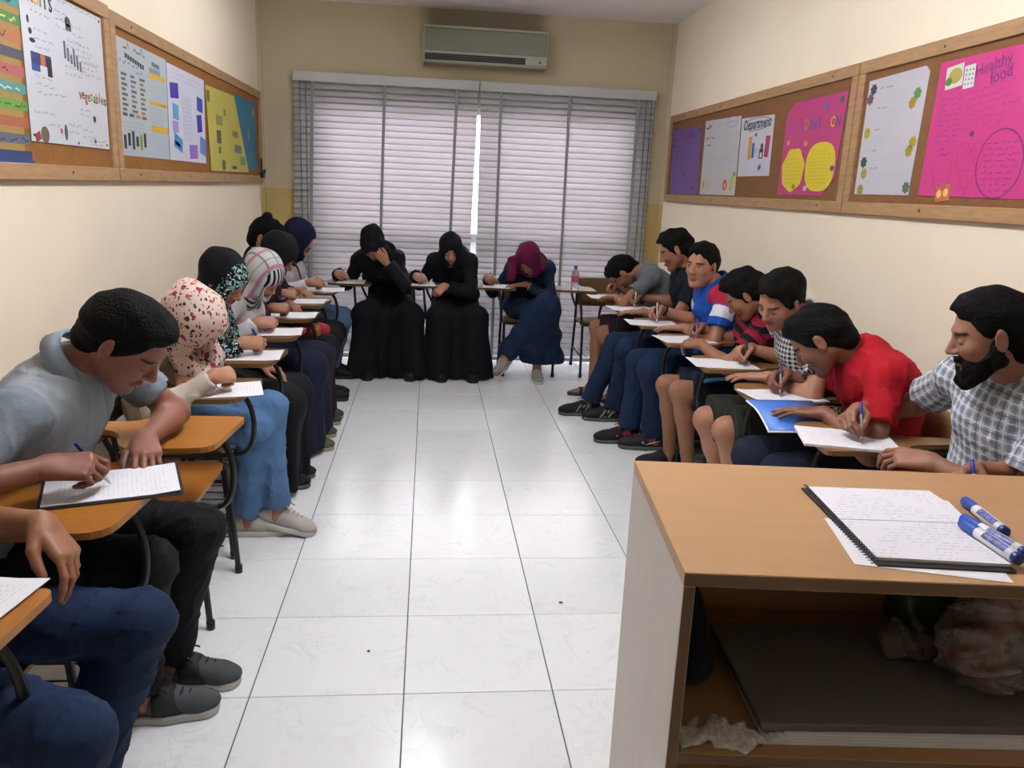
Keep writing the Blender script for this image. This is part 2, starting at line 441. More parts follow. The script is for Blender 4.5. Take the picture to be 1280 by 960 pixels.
# ---- one seated person; local frame: x forward, y to the person's left, z up, origin on the floor under the seat centre
def person(loc, rz, label, P):
    """P: head, yaw/pitch/roll (deg), neck, shoulders, hands, feet, clothing"""
    g = P.get; root = empty('person', (loc[0], loc[1], 0), rz, label, 'person')
    S = g('scale', 1.); fem = g('female', False); seed = g('seed', 1); q = g('res', 1.)
    fat = g('fat', 1.)
    vb, vh, vd, vc = .0085 * q, .0042 * q, .0036 * q, .0080 * q
    hip = V(g('hip', (-.08, 0, .535)), float)
    Hc = V(P['head'], float); R = head_rot(*[math.radians(a) for a in P['look']])
    N = V(P['neck'], float) if 'neck' in P else Hc + V((-.105, 0, -.13)) * S
    sp = unit(N - hip)
    mid = (hip + N) / 2 + V(g('hunch', (-.045, 0, .02)), float)
    ty = math.radians(g('twist', 0)); tr = math.radians(g('lean', 0))   # shoulder line: twist about up, lean: right shoulder drops
    lat = unit(V((-math.sin(ty) * math.cos(tr), math.cos(ty) * math.cos(tr), math.sin(tr))))
    fw = unit(np.cross(lat, sp))
    wS = g('shoulder', .158 if fem else .178) * S
    up_c = unit(N - mid)
    chest = N - up_c * .13 * S + fw * .015
    SH = {-1: N - up_c * .055 * S - lat * wS + fw * .012, 1: N - up_c * .055 * S + lat * wS + fw * .012}
    for sd in (-1, 1): SH[sd] = SH[sd] + V(g('shR' if sd < 0 else 'shL', (0, 0, 0)), float)
    rch = (.108 if fem else .118) * S * fat; rab = (.112 if fem else .118) * S * fat
    # arms
    la1, la2 = .285 * S, .245 * S
    arms = {}
    for sd, key in ((-1, 'handR'), (1, 'handL')):
        h = P.get(key)
        if h is None: continue
        pos = V(h['at'], float); X = V(h['dir'], float); Zd = V(h['back'], float); pose = h['pose']
        if pose == 'write':
            X = unit(X); Z2 = unit(Zd - X * (Zd @ X)); Y2 = (1 if sd < 0 else -1) * np.cross(Z2, X)
            W = pos - S * (X * PEN_TIP[0] + Y2 * PEN_TIP[1] + Z2 * PEN_TIP[2])
        else: W = pos
        E_ = ik(SH[sd], W, la1, la2, h.get('pole', (-.25, sd * .7, -.8)))
        hp, M, fr = hand_prims(W, X, Zd, 1 if sd < 0 else -1, pose, S * (.93 if fem else 1.), fdir=E_ - W)
        arms[sd] = dict(W=W, E=E_, hp=hp, M=M, fr=fr, pose=pose)
    # legs
    lt, ls = g('thigh', .43) * S, g('shin', .40) * S
    legs = {}
    for sd, key in ((-1, 'footR'), (1, 'footL')):
        f = P.get(key)
        if f is None: continue
        A = V(f['at'], float); hj = hip + V((.02, sd * .085 * S, -.01)); K = V(f['knee'], float) if 'knee' in f else ik(hj, A, lt, ls, f.get('pole', (1, sd * .1, .6)))
        legs[sd] = dict(hj=hj, K=K, A=A, dir=unit(V((*f.get('dir', (1, sd * .12)), 0))) if len(f.get('dir', (1, 0))) == 2 else unit(f['dir']))
    def torso(dr, kk=.05):
        o = [EL(hip + V((0, 0, .02)), (.115 * S + dr, .155 * S * fat + dr, .115 * S + dr), None, kk),
             RC(hip, mid, rab + dr, rab * .98 + dr, kk, lat=lat, sc=1.18), RC(mid, chest, rab * .98 + dr, rch + dr, kk, lat=lat, sc=1.22),
             RC(SH[-1], SH[1], .062 * S + dr, .062 * S + dr, kk), RC(chest, N - up_c * .03, rch * .8 + dr, .06 * S + dr, kk, lat=lat, sc=1.1)]
        if fem and not g('flat'):
            for y in (-1, 1): o.append(EL(chest - up_c * .05 * S + fw * .085 * S + lat * y * .06 * S, V((.06, .06, .065)) * S + dr, None, .04))
        return o
    ra = g('arm_r', (.044, .038, .040, .0245)) if not fem else g('arm_r', (.040, .033, .035, .0215))
    def arm(sd, dr, t_end=2., kk=.025, flare=0.):
        a = arms[sd]; o = []
        if t_end <= 1:
            e = SH[sd] + (a['E'] - SH[sd]) * t_end; r2 = ra[0] + (ra[1] - ra[0]) * t_end
            o.append(RC(SH[sd], e + (e - SH[sd]) * .1, ra[0] * S + dr + .004, r2 * S + dr + flare, kk, cuts=[(e, a['E'] - SH[sd])]))
        else:
            o.append(RC(SH[sd], a['E'], ra[0] * S + dr, ra[1] * S + dr, kk))
            t = t_end - 1; e = a['E'] + (a['W'] - a['E']) * t
            bel = a['E'] + (a['W'] - a['E']) * .28
            cut = [(e, a['W'] - a['E'])] if t < 1 else []
            rr = ra[2] + (ra[3] - ra[2]) * min(t, 1)
            o.append(RC(a['E'], bel, ra[2] * S * .95 + dr, ra[2] * S + dr, kk, cuts=cut)); o.append(RC(bel, e + (unit(a['W'] - a['E']) * .03 if t < 1 else 0), ra[2] * S + dr, rr * S + dr + flare, kk, cuts=cut))
        return o
    def leg(sd, dr, t_end=2., kk=.03, r=None, flare=0.):
        L = legs[sd]; r = r or ((.082, .060, .054, .036) if fem else (.080, .058, .052, .036)); o = []
        rr = [x * S * g('leg_fat', 1.) + dr for x in r]
        if t_end <= 1:
            e = L['hj'] + (L['K'] - L['hj']) * t_end
            o.append(RC(L['hj'], e + (e - L['hj']) * .06, rr[0], rr[0] + (rr[1] - rr[0]) * t_end + flare, kk, cuts=[(e, L['K'] - L['hj'])]))
        else:
            o.append(RC(L['hj'], L['K'], rr[0], rr[1], kk))
            t = t_end - 1; e = L['K'] + (L['A'] - L['K']) * t; cut = [(e, L['A'] - L['K'])] if t < 1 else []
            ca = L['K'] + (L['A'] - L['K']) * .32 - unit(V((L['dir'][0], L['dir'][1], 0))) * .012
            o.append(RC(L['K'], ca, rr[1] * .95, rr[2], kk, cuts=cut))
            o.append(RC(ca, e + (unit(L['A'] - L['K']) * .03 if t < 1 else 0), rr[2], rr[3] + (rr[2] - rr[3]) * max(0, 1 - t) * .9 + flare, kk, cuts=cut))
        return o
    # ---- body: one continuous skin figure
    bp = torso(-.006) + [RC(N - up_c * .05, Hc + R @ V((-.035, 0, -.055)) * S, .056 * S if not fem else .048 * S, .050 * S if not fem else .043 * S, .03)]
    for sd in arms: bp += arm(sd, 0)
    for sd in legs:
        L = legs[sd]; bp += leg(sd, 0); d = L['dir']
        bp += [RC(L['A'] + V((0, 0, -.02)), L['A'] - d * .035 + V((0, 0, -.05)), .034 * S, .028 * S, .02), RC(L['A'] + V((0, 0, -.04)), L['A'] + d * .12 * S + V((0, 0, -.068)), .034 * S, .021 * S, .02, lat=np.cross(d, (0, 0, 1)), sc=1.25)]
        bp.append(RC(L['A'] + d * .12 * S + V((0, 0, -.068)), L['A'] + d * .165 * S + V((0, 0, -.073)), .020 * S, .013 * S, .015, lat=np.cross(d, (0, 0, 1)), sc=1.9))
    vb_, fb_ = surface(bp, vb); vb_ = soften(vb_, fb_, 1)
    hp, HM = head_prims(Hc, R, S * g('head_s', 1.), fem)
    hp = [RC(N + (Hc - N) * .2, Hc + R @ V((-.035, 0, -.055)) * S, .053 * S if not fem else .046 * S, .050 * S if not fem else .043 * S, .03)] + hp
    vh_, fh_ = surface(hp, vh); vh_ = soften(vh_, fh_, 1, .3)
    parts = [(vb_, fb_), (vh_, fh_)]
    for sd in arms:
        v, f = surface(arms[sd]['hp'], vd); parts.append((soften(v, f, 1, .4), f))
    v, f = join(parts); me = np_mesh('body', v, f, skin_mat())
    tone = g('skin', '#9c6f55'); c = np.tile(V([*lin(tone), 1.]), (len(v), 1))
    c[len(vb_):len(vb_) + len(vh_), :3] = head_color(vh_, Hc, R, S * g('head_s', 1.), tone, g('brow', '#1a1310'), g('lip', '#8a5149'), g('eyes', 'down'), g('stubble', 0.))
    at = me.attributes.new('tone', 'FLOAT_COLOR', 'POINT'); at.data.foreach_set('color', c.astype(np.float32).ravel())
    link(bpy.data.objects.new('body', me), root)
    # ---- clothing
    hs = S * g('head_s', 1.); M = HM
    t = P['top']; tm = t['mat']; sl = t.get('sleeve', .62)
    shirt_pr = torso(.012 + t.get('loose', 0)) + [RC(N - up_c * .045, N + (Hc - N) * t.get('neckline', .10), .066 * S, .060 * S, .03, cuts=[(N + (Hc - N) * t.get('neckline', .10), Hc - N)])]
    for sd in arms: shirt_pr += arm(sd, .011 + t.get('loose', 0) * .6, sl, flare=t.get('flare', .008))
    zcut = t.get('hem', .455)
    o, v = blob(t.get('name', 'shirt'), shirt_pr, vc, tm, root, disp=creases(seed, t.get('wr', .0048)), cuts=[((0, 0, zcut), (0, 0, -1))])
    # woven coordinates: u round the garment, v along it
    uv = np.zeros((len(v), 3), np.float32)
    tu = (v - hip) @ lat; tv = (v - hip) @ sp; uv[:, 0] = tu; uv[:, 1] = tv
    dt = np.min([p.ev(v[:, 0], v[:, 1], v[:, 2]) for p in torso(.012)], 0)
    for sd in arms:
        a = arms[sd]
        for A_, B_ in ((SH[sd], a['E']), (a['E'], a['W'])):
            da = RC(A_, B_, ra[0] * S + .011, ra[1] * S + .011).ev(v[:, 0], v[:, 1], v[:, 2]); m = da < dt - .004
            ax_ = unit(B_ - A_); e1 = unit(np.cross(ax_, (0.13, .2, 1))); e2 = np.cross(ax_, e1)
            w = v[m] - A_; uv[m, 0] = np.arctan2(w @ e2, w @ e1) * .055; uv[m, 1] = -(w @ ax_); uv[m, 2] = 1
            dt[m] = da[m]
    at = o.data.attributes.new('weave', 'FLOAT_VECTOR', 'POINT'); at.data.foreach_set('vector', uv.ravel())
    shirt = o
    nd = unit(Hc - N)
    nd = unit(nd + up_c * .6)
    nf = unit(fw - nd * (fw @ nd)); nl = np.cross(nd, nf)
    if 'collar' in t:   # turned-down collar with an open front
        cm = t['collar']; vs = []; n = 26; base = N + nd * .012 * S
        for i in range(n):
            a = math.radians(26) + (2 * math.pi - math.radians(52)) * i / (n - 1); front = max(0, math.cos(a)) ** 2
            dirv = nf * math.cos(a) + nl * math.sin(a)
            r0 = .070 * S; drop = front * .055 * S
            for rr, hh in ((r0, .030), (r0 + .003, .040), (r0 + .012, .040), (r0 + .026 + .012 * front, -.004 - .016 * front), (r0 + .020 + .012 * front, -.006 - .016 * front), (r0 + .006, .030)):
                vs.append(base + dirv * rr + nd * (hh * S - drop) + nf * .012 * front)
        fs = []
        for i in range(n - 1):
            for k in range(6): fs.append((i * 6 + k, i * 6 + (k + 1) % 6, (i + 1) * 6 + (k + 1) % 6, (i + 1) * 6 + k))
        b = MB(); b.add(vs, fs + [tuple(range(5, -1, -1)), tuple(range((n - 1) * 6, n * 6))]); b.build('collar', cm, root, True)
    for ex in t.get('extra', ()): ex(locals())
    bt = P.get('bottom')
    if bt:
        kind = bt['kind']
        if kind in ('trousers', 'shorts'):
            pr = [EL(hip + V((.0, 0, -.0)), (.125 * S, .165 * S * fat, .105 * S), None, .05)]
            te = 1.985 if kind == 'trousers' else bt.get('end', .9)
            for sd in legs: pr += leg(sd, .010 + bt.get('loose', 0), te, .025, flare=bt.get('flare', .012 if kind == 'trousers' else .016))
            blob(kind, pr, vc, bt['mat'], root, disp=creases(seed + 7, .0048))
        else:
            kn = [legs[sd]['K'] for sd in (-1, 1)]; an = [legs[sd]['A'] for sd in (-1, 1)]
            pr = [EL(hip, (.15 * S, .18 * S * fat, .13 * S), None, .06)]
            for sd in legs: pr += [RC(legs[sd]['hj'], legs[sd]['K'], .098 * S, .078 * S, .09)]
            w = bt.get('w', 1.0); km = (kn[0] + kn[1]) / 2; am = (an[0] + an[1]) / 2; hem = bt.get('hem', .03)
            lv = V((0, 1., 0))
            for sd in legs:
                K, A = legs[sd]['K'], legs[sd]['A']; B = V((A[0] * .6 + K[0] * .4, A[1] * .5 + K[1] * .5 + sd * .02, hem - .02))
                pr.append(RC(K - V((.02, 0, .01)), B, .078 * S, bt.get('flare', .115) * S, .09, lat=lv, sc=w))
            pr.append(RC(V((km[0] - .12, km[1], .43)), V((am[0] * .5 + km[0] * .5 - .10, am[1], hem)), .09, .12, .09, lat=lv, sc=1.5 * w))
            for q0, q1 in bt.get('side', ()): pr.append(RC(q0, q1, .055, .065, .06, lat=(1, 0, 0), sc=2.2))
            c0 = (km + am) / 2; rr = np.random.RandomState(seed)
            ph = rr.uniform(0, 6.28, 3)
            def folds(p):
                a = np.arctan2(p[:, 1] - c0[1], p[:, 0] - c0[0] + .05); dn = np.clip((.50 - p[:, 2]) / .4, 0, 1)
                return dn * bt.get('fold', .010) * (np.sin(9 * a + ph[0]) + .6 * np.sin(15 * a + ph[1])) + .003 * np.sin(30 * p[:, 0] + 22 * p[:, 1] + ph[2])
            blob(bt.get('name', 'long_skirt'), pr, vc * 1.1, bt['mat'], root, disp=folds, cuts=[((0, 0, hem), (0, 0, -1))])
    sh = P.get('shoes')
    if sh:
        for sd in legs:
            L = legs[sd]; d = L['dir']; A = L['A']; up = V((0, 0, 1.)) if abs(d[2]) < 1e-6 else unit(V((0, 0, 1.)) - d * d[2]); sdv = np.cross(up, d); k = S * sh.get('size', 1.)
            Q = lambda x, y, z: A + k * (d * x + sdv * y) + up * (z - .092)
            lo_ = Q(0, 0, 0)
            if sh['kind'] == 'sandal':
                so, _ = blob('shoe', [RC(Q(-.05, 0, .012), Q(.10, 0, .012), .036 * k, .044 * k, .01, cuts=[(Q(0, 0, .026), up), (Q(0, 0, .0), -up)]), RC(Q(.1, 0, .012), Q(.155, -sd * .008, .012), .044 * k, .034 * k, .01, cuts=[(Q(0, 0, .026), up), (Q(0, 0, 0), -up)])], .005, sh['mat'], root)
                for x, h, w in ((.105, .058, .047), (.055, .078, .044), (-.03, .085, .040)):
                    b = MB(); pts = []
                    for a in np.linspace(0, math.pi, 11): pts.append(Q(x - .02 * math.sin(a) * (x > 0), w * math.cos(a) / k * k, .016 + (h - .016) * math.sin(a)))
                    b2 = []; fs = []
                    for i, p in enumerate(pts):
                        for dx in (-.012, .012):
                            for off in (0, .004):
                                b2.append(p + d * dx + unit(p - Q(x, 0, .02)) * off)
                    for i in range(len(pts) - 1):
                        o_ = i * 4
                        for a, c2 in ((0, 2), (2, 3), (3, 1), (1, 0)): fs.append((o_ + a, o_ + c2, o_ + 4 + c2, o_ + 4 + a))
                    b.add(b2, fs).build('strap', sh['mat'], so, True)
                continue
            top = sh.get('ankle', .085)
            pr = [RC(Q(-.045, 0, .048), Q(.05, 0, .052), .038 * k, .041 * k, .02), RC(Q(.05, 0, .050), Q(.135, -sd * .004, .036), .041 * k, .036 * k, .02, lat=sdv, sc=1.12), EL(Q(.15, -sd * .006, .034), (.052 * k, .042 * k, .028 * k), np.stack([d, sdv, up], 1), .02),
                  RC(Q(-.028, 0, .06), Q(-.02, 0, top), .038 * k, .037 * k, .02, cuts=[(Q(0, 0, top), up)])]
            so, _ = blob('shoe', pr, .0055 * max(q, .9), sh['mat'], root, cuts=[(Q(0, 0, .014), -up)])
            pr = [RC(Q(-.048, 0, .01), Q(.06, 0, .01), .043 * k, .046 * k, .02, cuts=[]), RC(Q(.06, 0, .01), Q(.155, -sd * .005, .01), .046 * k, .043 * k, .02, lat=sdv, sc=1.05)]
            blob('sole', pr, .005 * max(q, .9), sh['sole'], so, cuts=[(Q(0, 0, .024), up), (Q(0, 0, 0), -up)])
            if 'lace' in sh:
                b = MB()
                for i in range(4):
                    x = .058 + i * .020; z = .100 - i * .0075; b.tube([Q(x, -.022, z - .012), Q(x + .006, 0, z), Q(x, .022, z - .012)], .0028, 5)
                b.tube([Q(.052, 0, .102), Q(.045, .03, .114), Q(.07, .045, .096)], .003, 5); b.tube([Q(.052, 0, .102), Q(.045, -.03, .114), Q(.07, -.045, .096)], .003, 5)
                b.build('laces', sh['lace'], so, True)
            if 'band' in sh:
                pr2 = [RC(Q(-.045, 0, .048), Q(.05, 0, .052), .0405 * k, .0435 * k, .02, cuts=[(Q(.120, 0, 0), d), (Q(.03, 0, 0), -d)]), RC(Q(.05, 0, .050), Q(.135, -sd * .004, .036), .0435 * k, .0385 * k, .02, lat=sdv, sc=1.12, cuts=[(Q(.120, 0, 0), d + up * .5), (Q(.03, 0, 0), -d)])]
                blob('strap_band', pr2, .0055, sh['band'], so, cuts=[(Q(0, 0, .022), -up)])
            for ex in sh.get('extra', ()): ex(Q, sd, so, k, d, sdv, up)
    # ---- hair, beard, scarf
    hr = P.get('hair')
    if hr:
        vol = hr.get('vol', 0.); top = hr.get('top', .012) * .72 + vol; side = max(.0048, hr.get('side', .005) * .8) + vol * .6; fl = hr.get('line', .055)
        E = lambda c, r, kk, op='u', rot=None, cuts=(): EL(M(c), V(r) * hs, R if rot is None else R @ rot, kk * hs, op, cuts)
        pr = [E((-.014, 0, .036 + top * .4), (.098 + top * .8, .077 + side, .086 + top), .02),
              E((.028, 0, .092), (.060 + top * .4, .056, .030 + top * .7), .03)]
        pr += [RC(M((-.055, 0, .0)), M((-.062, 0, -.045 - hr.get('nape', 0.))), (.068 + side) * hs, (.050 + side) * hs, .03 * hs, lat=R[:, 1], sc=1.05)]
        pr += [E((.050, 0, -.095), (.056, .12, .080), .012, 's')]                        # cheeks
        for y in (1, -1): pr.append(E((.002, y * .090, -.006), (.023, .021, .038), .008, 's'))
        if hr.get('bun'):
            bc = hr['bun']; pr.append(E(bc, (.034, .038, .032), .012))
        hn = wrinkle(seed + 31, 130, .0045)
        def hairline(p):
            w = (p - Hc) @ R / hs; ay = np.abs(w[:, 1])
            return ((w[:, 0] - .052) * .86 - (w[:, 2] - .030 + hr.get('fore', 0.)) * .51 + .10 * np.maximum(0, .03 - np.abs(ay - .045)) + hn(p)) * hs
        o_, v_ = blob('hair', pr, vh * 1.15, hr.get('mat') or HAIR(), root, disp=wrinkle(seed + 3, hr.get('nf', 110), hr.get('na', .0022)), cutf=hairline)
    if P.get('beard'):
        E = lambda c, r, kk, op='u', rot=None, cuts=(): EL(M(c), V(r) * hs, R if rot is None else R @ rot, kk * hs, op, cuts)
        pr = []
        for y in (1, -1):
            pr += [RC(M((.004, y * .062, -.018)), M((.006, y * .060, -.058)), .013 * hs, .019 * hs, .02), RC(M((.006, y * .058, -.058)), M((.062, y * .024, -.104)), .021 * hs, .024 * hs, .02)]
            pr += [RC(M((.090, y * .004, -.048)), M((.076, y * .030, -.064)), .006 * hs, .008 * hs, .008), RC(M((.076, y * .030, -.064)), M((.066, y * .030, -.09)), .009 * hs, .018 * hs, .015)]
        for y in (1, -1): pr += [RC(M((-.002, y * .066, .012)), M((.012, y * .060, -.05)), .009 * hs, .018 * hs, .015), RC(M((.030, y * .050, -.055)), M((.062, y * .036, -.082)), .017 * hs, .020 * hs, .02)]
        pr += [RC(M((.096, -.020, -.050)), M((.096, .020, -.050)), .0065 * hs, .0065 * hs, .006)]
        pr += [E((.074, 0, -.112), (.030, .034, .032), .02)]
        pr += [E((.095, 0, -.062), (.016, .021, .009), .006, 's')]
        blob('beard', pr, vh, HAIR(), root, disp=wrinkle(seed + 5, 160, .003))
    sc = P.get('scarf')
    if sc:
        E = lambda c, r, kk, op='u', rot=None, cuts=(): EL(M(c), V(r) * hs, R if rot is None else R @ rot, kk * hs, op, cuts)
        cr = sc.get('thick', .016)
        back = sc.get('back', (.0, 0, 0))
        pr = [E((-.014 + back[0], 0, .036), (.100 + cr, .078 + cr, .088 + cr), .02), E((.028, 0, -.03), (.058 + cr, .064 + cr, .088 + cr), .03)]
        if 'peak' in sc: pr.append(E(sc['peak'], (.06, .06, .055), .06))
        low = M((-.02, 0, -.085)); b0 = N - up_c * .03 * S
        pr += [RC(low, b0, .078 * hs, .094 * S, .05, lat=lat, sc=1.1)]
        dr = sc.get('drape', .10)
        pr += [RC(b0, b0 - up_c * dr * S + fw * .035, .100 * S, (.118 + .0) * S, .05, lat=lat, sc=sc.get('spread', 1.28))]
        for tail in sc.get('tails', ()): pr.append(RC(V(tail[0]), V(tail[1]), tail[2], tail[3], .03, lat=lat, sc=tail[4] if len(tail) > 4 else 1.4))
        op_ = sc.get('open', 1.)
        pr += [E((.125, 0, -.022), (.085, .051 * op_, .074 * op_), .010, 's')]
        wr1 = wrinkle(seed + 2, 55, .0035); axd = R[:, 0] * .5 + R[:, 2] * .86; ph = seed * 1.7
        def drape(p):
            w = (p - Hc) @ R; r_ = np.arctan2(w[:, 2] + .02, -w[:, 0] + .01); low_ = np.clip((-.02 - w[:, 2]) / .08, .15, 1)
            return wr1(p) + .0065 * low_ * np.sin(70 * (w[:, 2] * .75 + w[:, 0] * .7) + 2.2 * np.sin(18 * w[:, 1]) + ph)
        blob('headscarf', pr, vh * 1.25, sc['mat'], root, disp=drape)
        for ex in sc.get('extra', ()): ex(locals())
    if P.get('watch'):
        a = arms[P['watch'][0]]; ax_ = unit(a['W'] - a['E']); p = a['W'] - ax_ * .035; e1 = unit(np.cross(ax_, (0.1, .2, 1))); e2 = np.cross(ax_, e1)
        b = MB(); r0 = ra[3] * S + .004 + P['watch'][2] if len(P['watch']) > 2 else ra[3] * S + .004
        vs = []; fs = []; n = 18
        for i in range(n):
            an = 2 * math.pi * i / n; dv = e1 * math.cos(an) + e2 * math.sin(an)
            for rr, h in ((r0, -.009), (r0 + .003, -.009), (r0 + .003, .009), (r0, .009)): vs.append(p + dv * rr + ax_ * h)
        for i in range(n):
            j = (i + 1) % n
            for k in range(4): fs.append((i * 4 + k, i * 4 + (k + 1) % 4, j * 4 + (k + 1) % 4, j * 4 + k))
        b.add(vs, fs).build(P.get('watch_name', 'wristwatch'), P['watch'][1], root, True)
    info = dict(root=root, arms=arms, legs=legs, N=N, SH=SH, fw=fw, lat=lat, loc=loc, rz=rz, S=S)
    return info
def to_world(info, p):
    c, s = math.cos(info['rz']), math.sin(info['rz']); return V((info['loc'][0] + c * p[0] - s * p[1], info['loc'][1] + s * p[0] + c * p[1], p[2]))
def make_pen(info, sd, label, cap='#1c1f9a', body='#d8dbe2', length=.145, group='pens in hands'):
    a = info['arms'][sd]; X, Yd, Zd = a['fr']; s = info['S']
    tip = to_world(info, a['M'](PEN_TIP)); d = X * PEN_DIR[0] + Yd * PEN_DIR[1] + Zd * PEN_DIR[2]
    dw = unit(to_world(info, d) - to_world(info, V((0, 0, 0))) )
    loose_pen(tip, dw, label, cap, body, length)
def loose_pen(tip, dw, label, cap, body, length=.145, rad=.0042):
    e = empty('pen', tip, 0, label, 'pen')
    q = lambda t: dw * t
    MB().tube([q(0), q(.003), q(.012), q(.014)], [.0006, .0009, .0022, .003], 8).build('nib', mat('steel', '#9a9a9a', rough=.3, metal=1.), e, True)
    MB().tube([q(.013), q(.02), q(length * .72)], [.003, rad, rad], 8).build('barrel', mat('pen barrel ' + body, body, rough=.25), e, True)
    MB().tube([q(length * .70), q(length * .72), q(length * .98), q(length)], [rad * .9, rad * 1.2, rad * 1.15, rad * .7], 8).build('cap', mat('pen cap ' + cap, cap, rough=.35), e, True)
    return e
# ------------------------------------------------------------------ the room
def struct(b, name, m, parent=None, smooth=False):
    o = b.build(name, m, parent, smooth)
    if parent is None: o['kind'] = 'structure'
    return o
def tile_mat():
    t = NT('white marbled floor tile', rough=.16, spec=.5)
    tc = t.n('TexCoord'); oi = t.n('ObjectInfo')
    add = t.n('VectorMath', operation='ADD'); t.l(tc.outputs['Object'], add.inputs[0])
    sc = t.n('VectorMath', operation='SCALE'); sc.inputs['Scale'].default_value = 37.; t.l(oi.outputs['Location'], sc.inputs[0]); t.l(sc.outputs[0], add.inputs[1])
    n1 = t.n('TexNoise', Scale=7., Detail=6., Distortion=1.6); t.l(add.outputs[0], n1.inputs['Vector'])
    v = t.math('ABSOLUTE', t.math('SUBTRACT', n1.outputs['Fac'], .5))
    r = t.n('MapRange'); r.inputs['From Min'].default_value = 0.; r.inputs['From Max'].default_value = .035; r.inputs['To Min'].default_value = 1.; r.inputs['To Max'].default_value = 0.; t.l(v, r.inputs['Value'])
    n2 = t.n('TexNoise', Scale=5., Detail=3.); t.l(add.outputs[0], n2.inputs['Vector'])
    m = t.math('MULTIPLY', r.outputs['Result'], t.math('MULTIPLY_ADD', n2.outputs['Fac'], 2.2, -.85))
    cl = t.n('Clamp'); t.l(m, cl.inputs['Value'])
    rnd = t.math('MULTIPLY_ADD', oi.outputs['Random'], .06, .94)
    c = t.mix(t.math('MULTIPLY', cl.outputs[0], .38), '#f1f4f5', '#a9b6b6')
    h = t.n('HueSaturation'); t.l(c, h.inputs['Color']); t.l(rnd, h.inputs['Value'])
    n3 = t.n('TexNoise', Scale=3., Detail=2.); t.l(add.outputs[0], n3.inputs['Vector'])
    t.l(t.math('MULTIPLY_ADD', n3.outputs['Fac'], .14, .12), t.b.inputs['Roughness'])
    return t.base(h.outputs['Color'])
TILE = .45; GX0 = -.4996; GY0 = 2.1329
TM = tile_mat()
floor = struct(MB().box(XL - .12, XR + .12, YF - .12, YB + .12, -.08, -.003), 'floor', mat('grout', '#5a6468', rough=.9))
_cache = {}
i0 = math.floor((XL - GX0) / TILE); i1 = math.ceil((XR - GX0) / TILE); j0 = math.floor((YF - GY0) / TILE); j1 = math.ceil((YB - GY0) / TILE)
for i in range(i0, i1):
    for j in range(j0, j1):
        xa, xb = max(GX0 + i * TILE + .002, XL), min(GX0 + (i + 1) * TILE - .002, XR); ya, yb = max(GY0 + j * TILE + .0013, YF), min(GY0 + (j + 1) * TILE - .0013, YB)
        if xb - xa < .01 or yb - ya < .01: continue
        key = (round(xb - xa, 4), round(yb - ya, 4))
        if key not in _cache:
            w, d = key; _cache[key] = MB().add([(x, y, z) for z, e in ((-.004, 0), (-.0008, 0), (0, .0008)) for x, y in ((-w / 2 + e, -d / 2 + e), (w / 2 - e, -d / 2 + e), (w / 2 - e, d / 2 - e), (-w / 2 + e, d / 2 - e))],
                [(8, 9, 10, 11)] + [(a * 4 + k, a * 4 + (k + 1) % 4, a * 4 + 4 + (k + 1) % 4, a * 4 + 4 + k) for a in (0, 1) for k in range(4)]).mesh('tile', TM)
        o = bpy.data.objects.new('tile', _cache[key]); link(o, floor); o.location = ((xa + xb) / 2, (ya + yb) / 2, 0)

def wall_mat(name, col, low=None, zsplit=1.4, dark_patch=None):
    t = NT(name, rough=.75, spec=.25); tc = t.n('TexCoord')
    n = t.n('TexNoise', Scale=2.2, Detail=5.); t.l(tc.outputs['Object'], n.inputs['Vector'])
    c = t.mix(n.outputs['Fac'], [x * .95 for x in lin(col)], [min(1, x * 1.05) for x in lin(col)])
    sx = t.n('SeparateXYZ'); t.l(tc.outputs['Object'], sx.inputs[0])
    if low:
        f = t.math('LESS_THAN', sx.outputs['Z'], zsplit); c = t.mix(f, c, low)
    if dark_patch:   # darker patch above the air conditioner, ragged edge
        x0, x1, z0 = dark_patch; n2 = t.n('TexNoise', Scale=6., Detail=4.); t.l(tc.outputs['Object'], n2.inputs['Vector'])
        dx = t.math('ABSOLUTE', t.math('SUBTRACT', sx.outputs['X'], (x0 + x1) / 2)); e = t.math('MULTIPLY_ADD', n2.outputs['Fac'], .12, (x1 - x0) / 2 - .10)
        a = t.n('MapRange'); a.inputs['To Min'].default_value = 1.; a.inputs['To Max'].default_value = 0.; a.inputs['From Min'].default_value = -.06; a.inputs['From Max'].default_value = .06
        t.l(t.math('SUBTRACT', dx, e), a.inputs['Value'])
        b = t.n('MapRange'); b.inputs['From Min'].default_value = z0 - .05; b.inputs['From Max'].default_value = z0 + .02; t.l(sx.outputs['Z'], b.inputs['Value'])
        c = t.mix(t.math('MULTIPLY', t.math('MULTIPLY', a.outputs[0], b.outputs[0]), .62), c, '#5d5648')
    b2 = t.n('Bump', Strength=.12, Distance=.004); n3 = t.n('TexNoise', Scale=90., Detail=2.); t.l(tc.outputs['Object'], n3.inputs['Vector']); t.l(n3.outputs['Fac'], b2.inputs['Height']); t.l(b2.outputs['Normal'], t.b.inputs['Normal'])
    return t.base(c)
CREAM = wall_mat('cream wall paint', '#eee1ca')
BACKP = wall_mat('two tone cream wall paint', '#bfb296', '#b9a36a', 1.405, (-.10, .95, 2.70))
struct(MB().box(XL - .15, XL, YF - .15, YB + .15, -.08, ZC + .1), 'wall_left', CREAM)
struct(MB().box(XR, XR + .15, YF - .15, YB + .15, -.08, ZC + .1), 'wall_right', CREAM)
struct(MB().box(XL, XR, YF - .15, YF, -.08, ZC + .1), 'wall_front', CREAM)
WX0, WX1, WZ1 = -.95, 1.72, 2.12        # opening of the glazed balcony door
b = MB().box(XL, WX0, YB, YB + .15, -.08, ZC + .1).box(WX1, XR, YB, YB + .15, -.08, ZC + .1).box(WX0, WX1, YB, YB + .15, WZ1, ZC + .1)
struct(b, 'wall_back', BACKP)
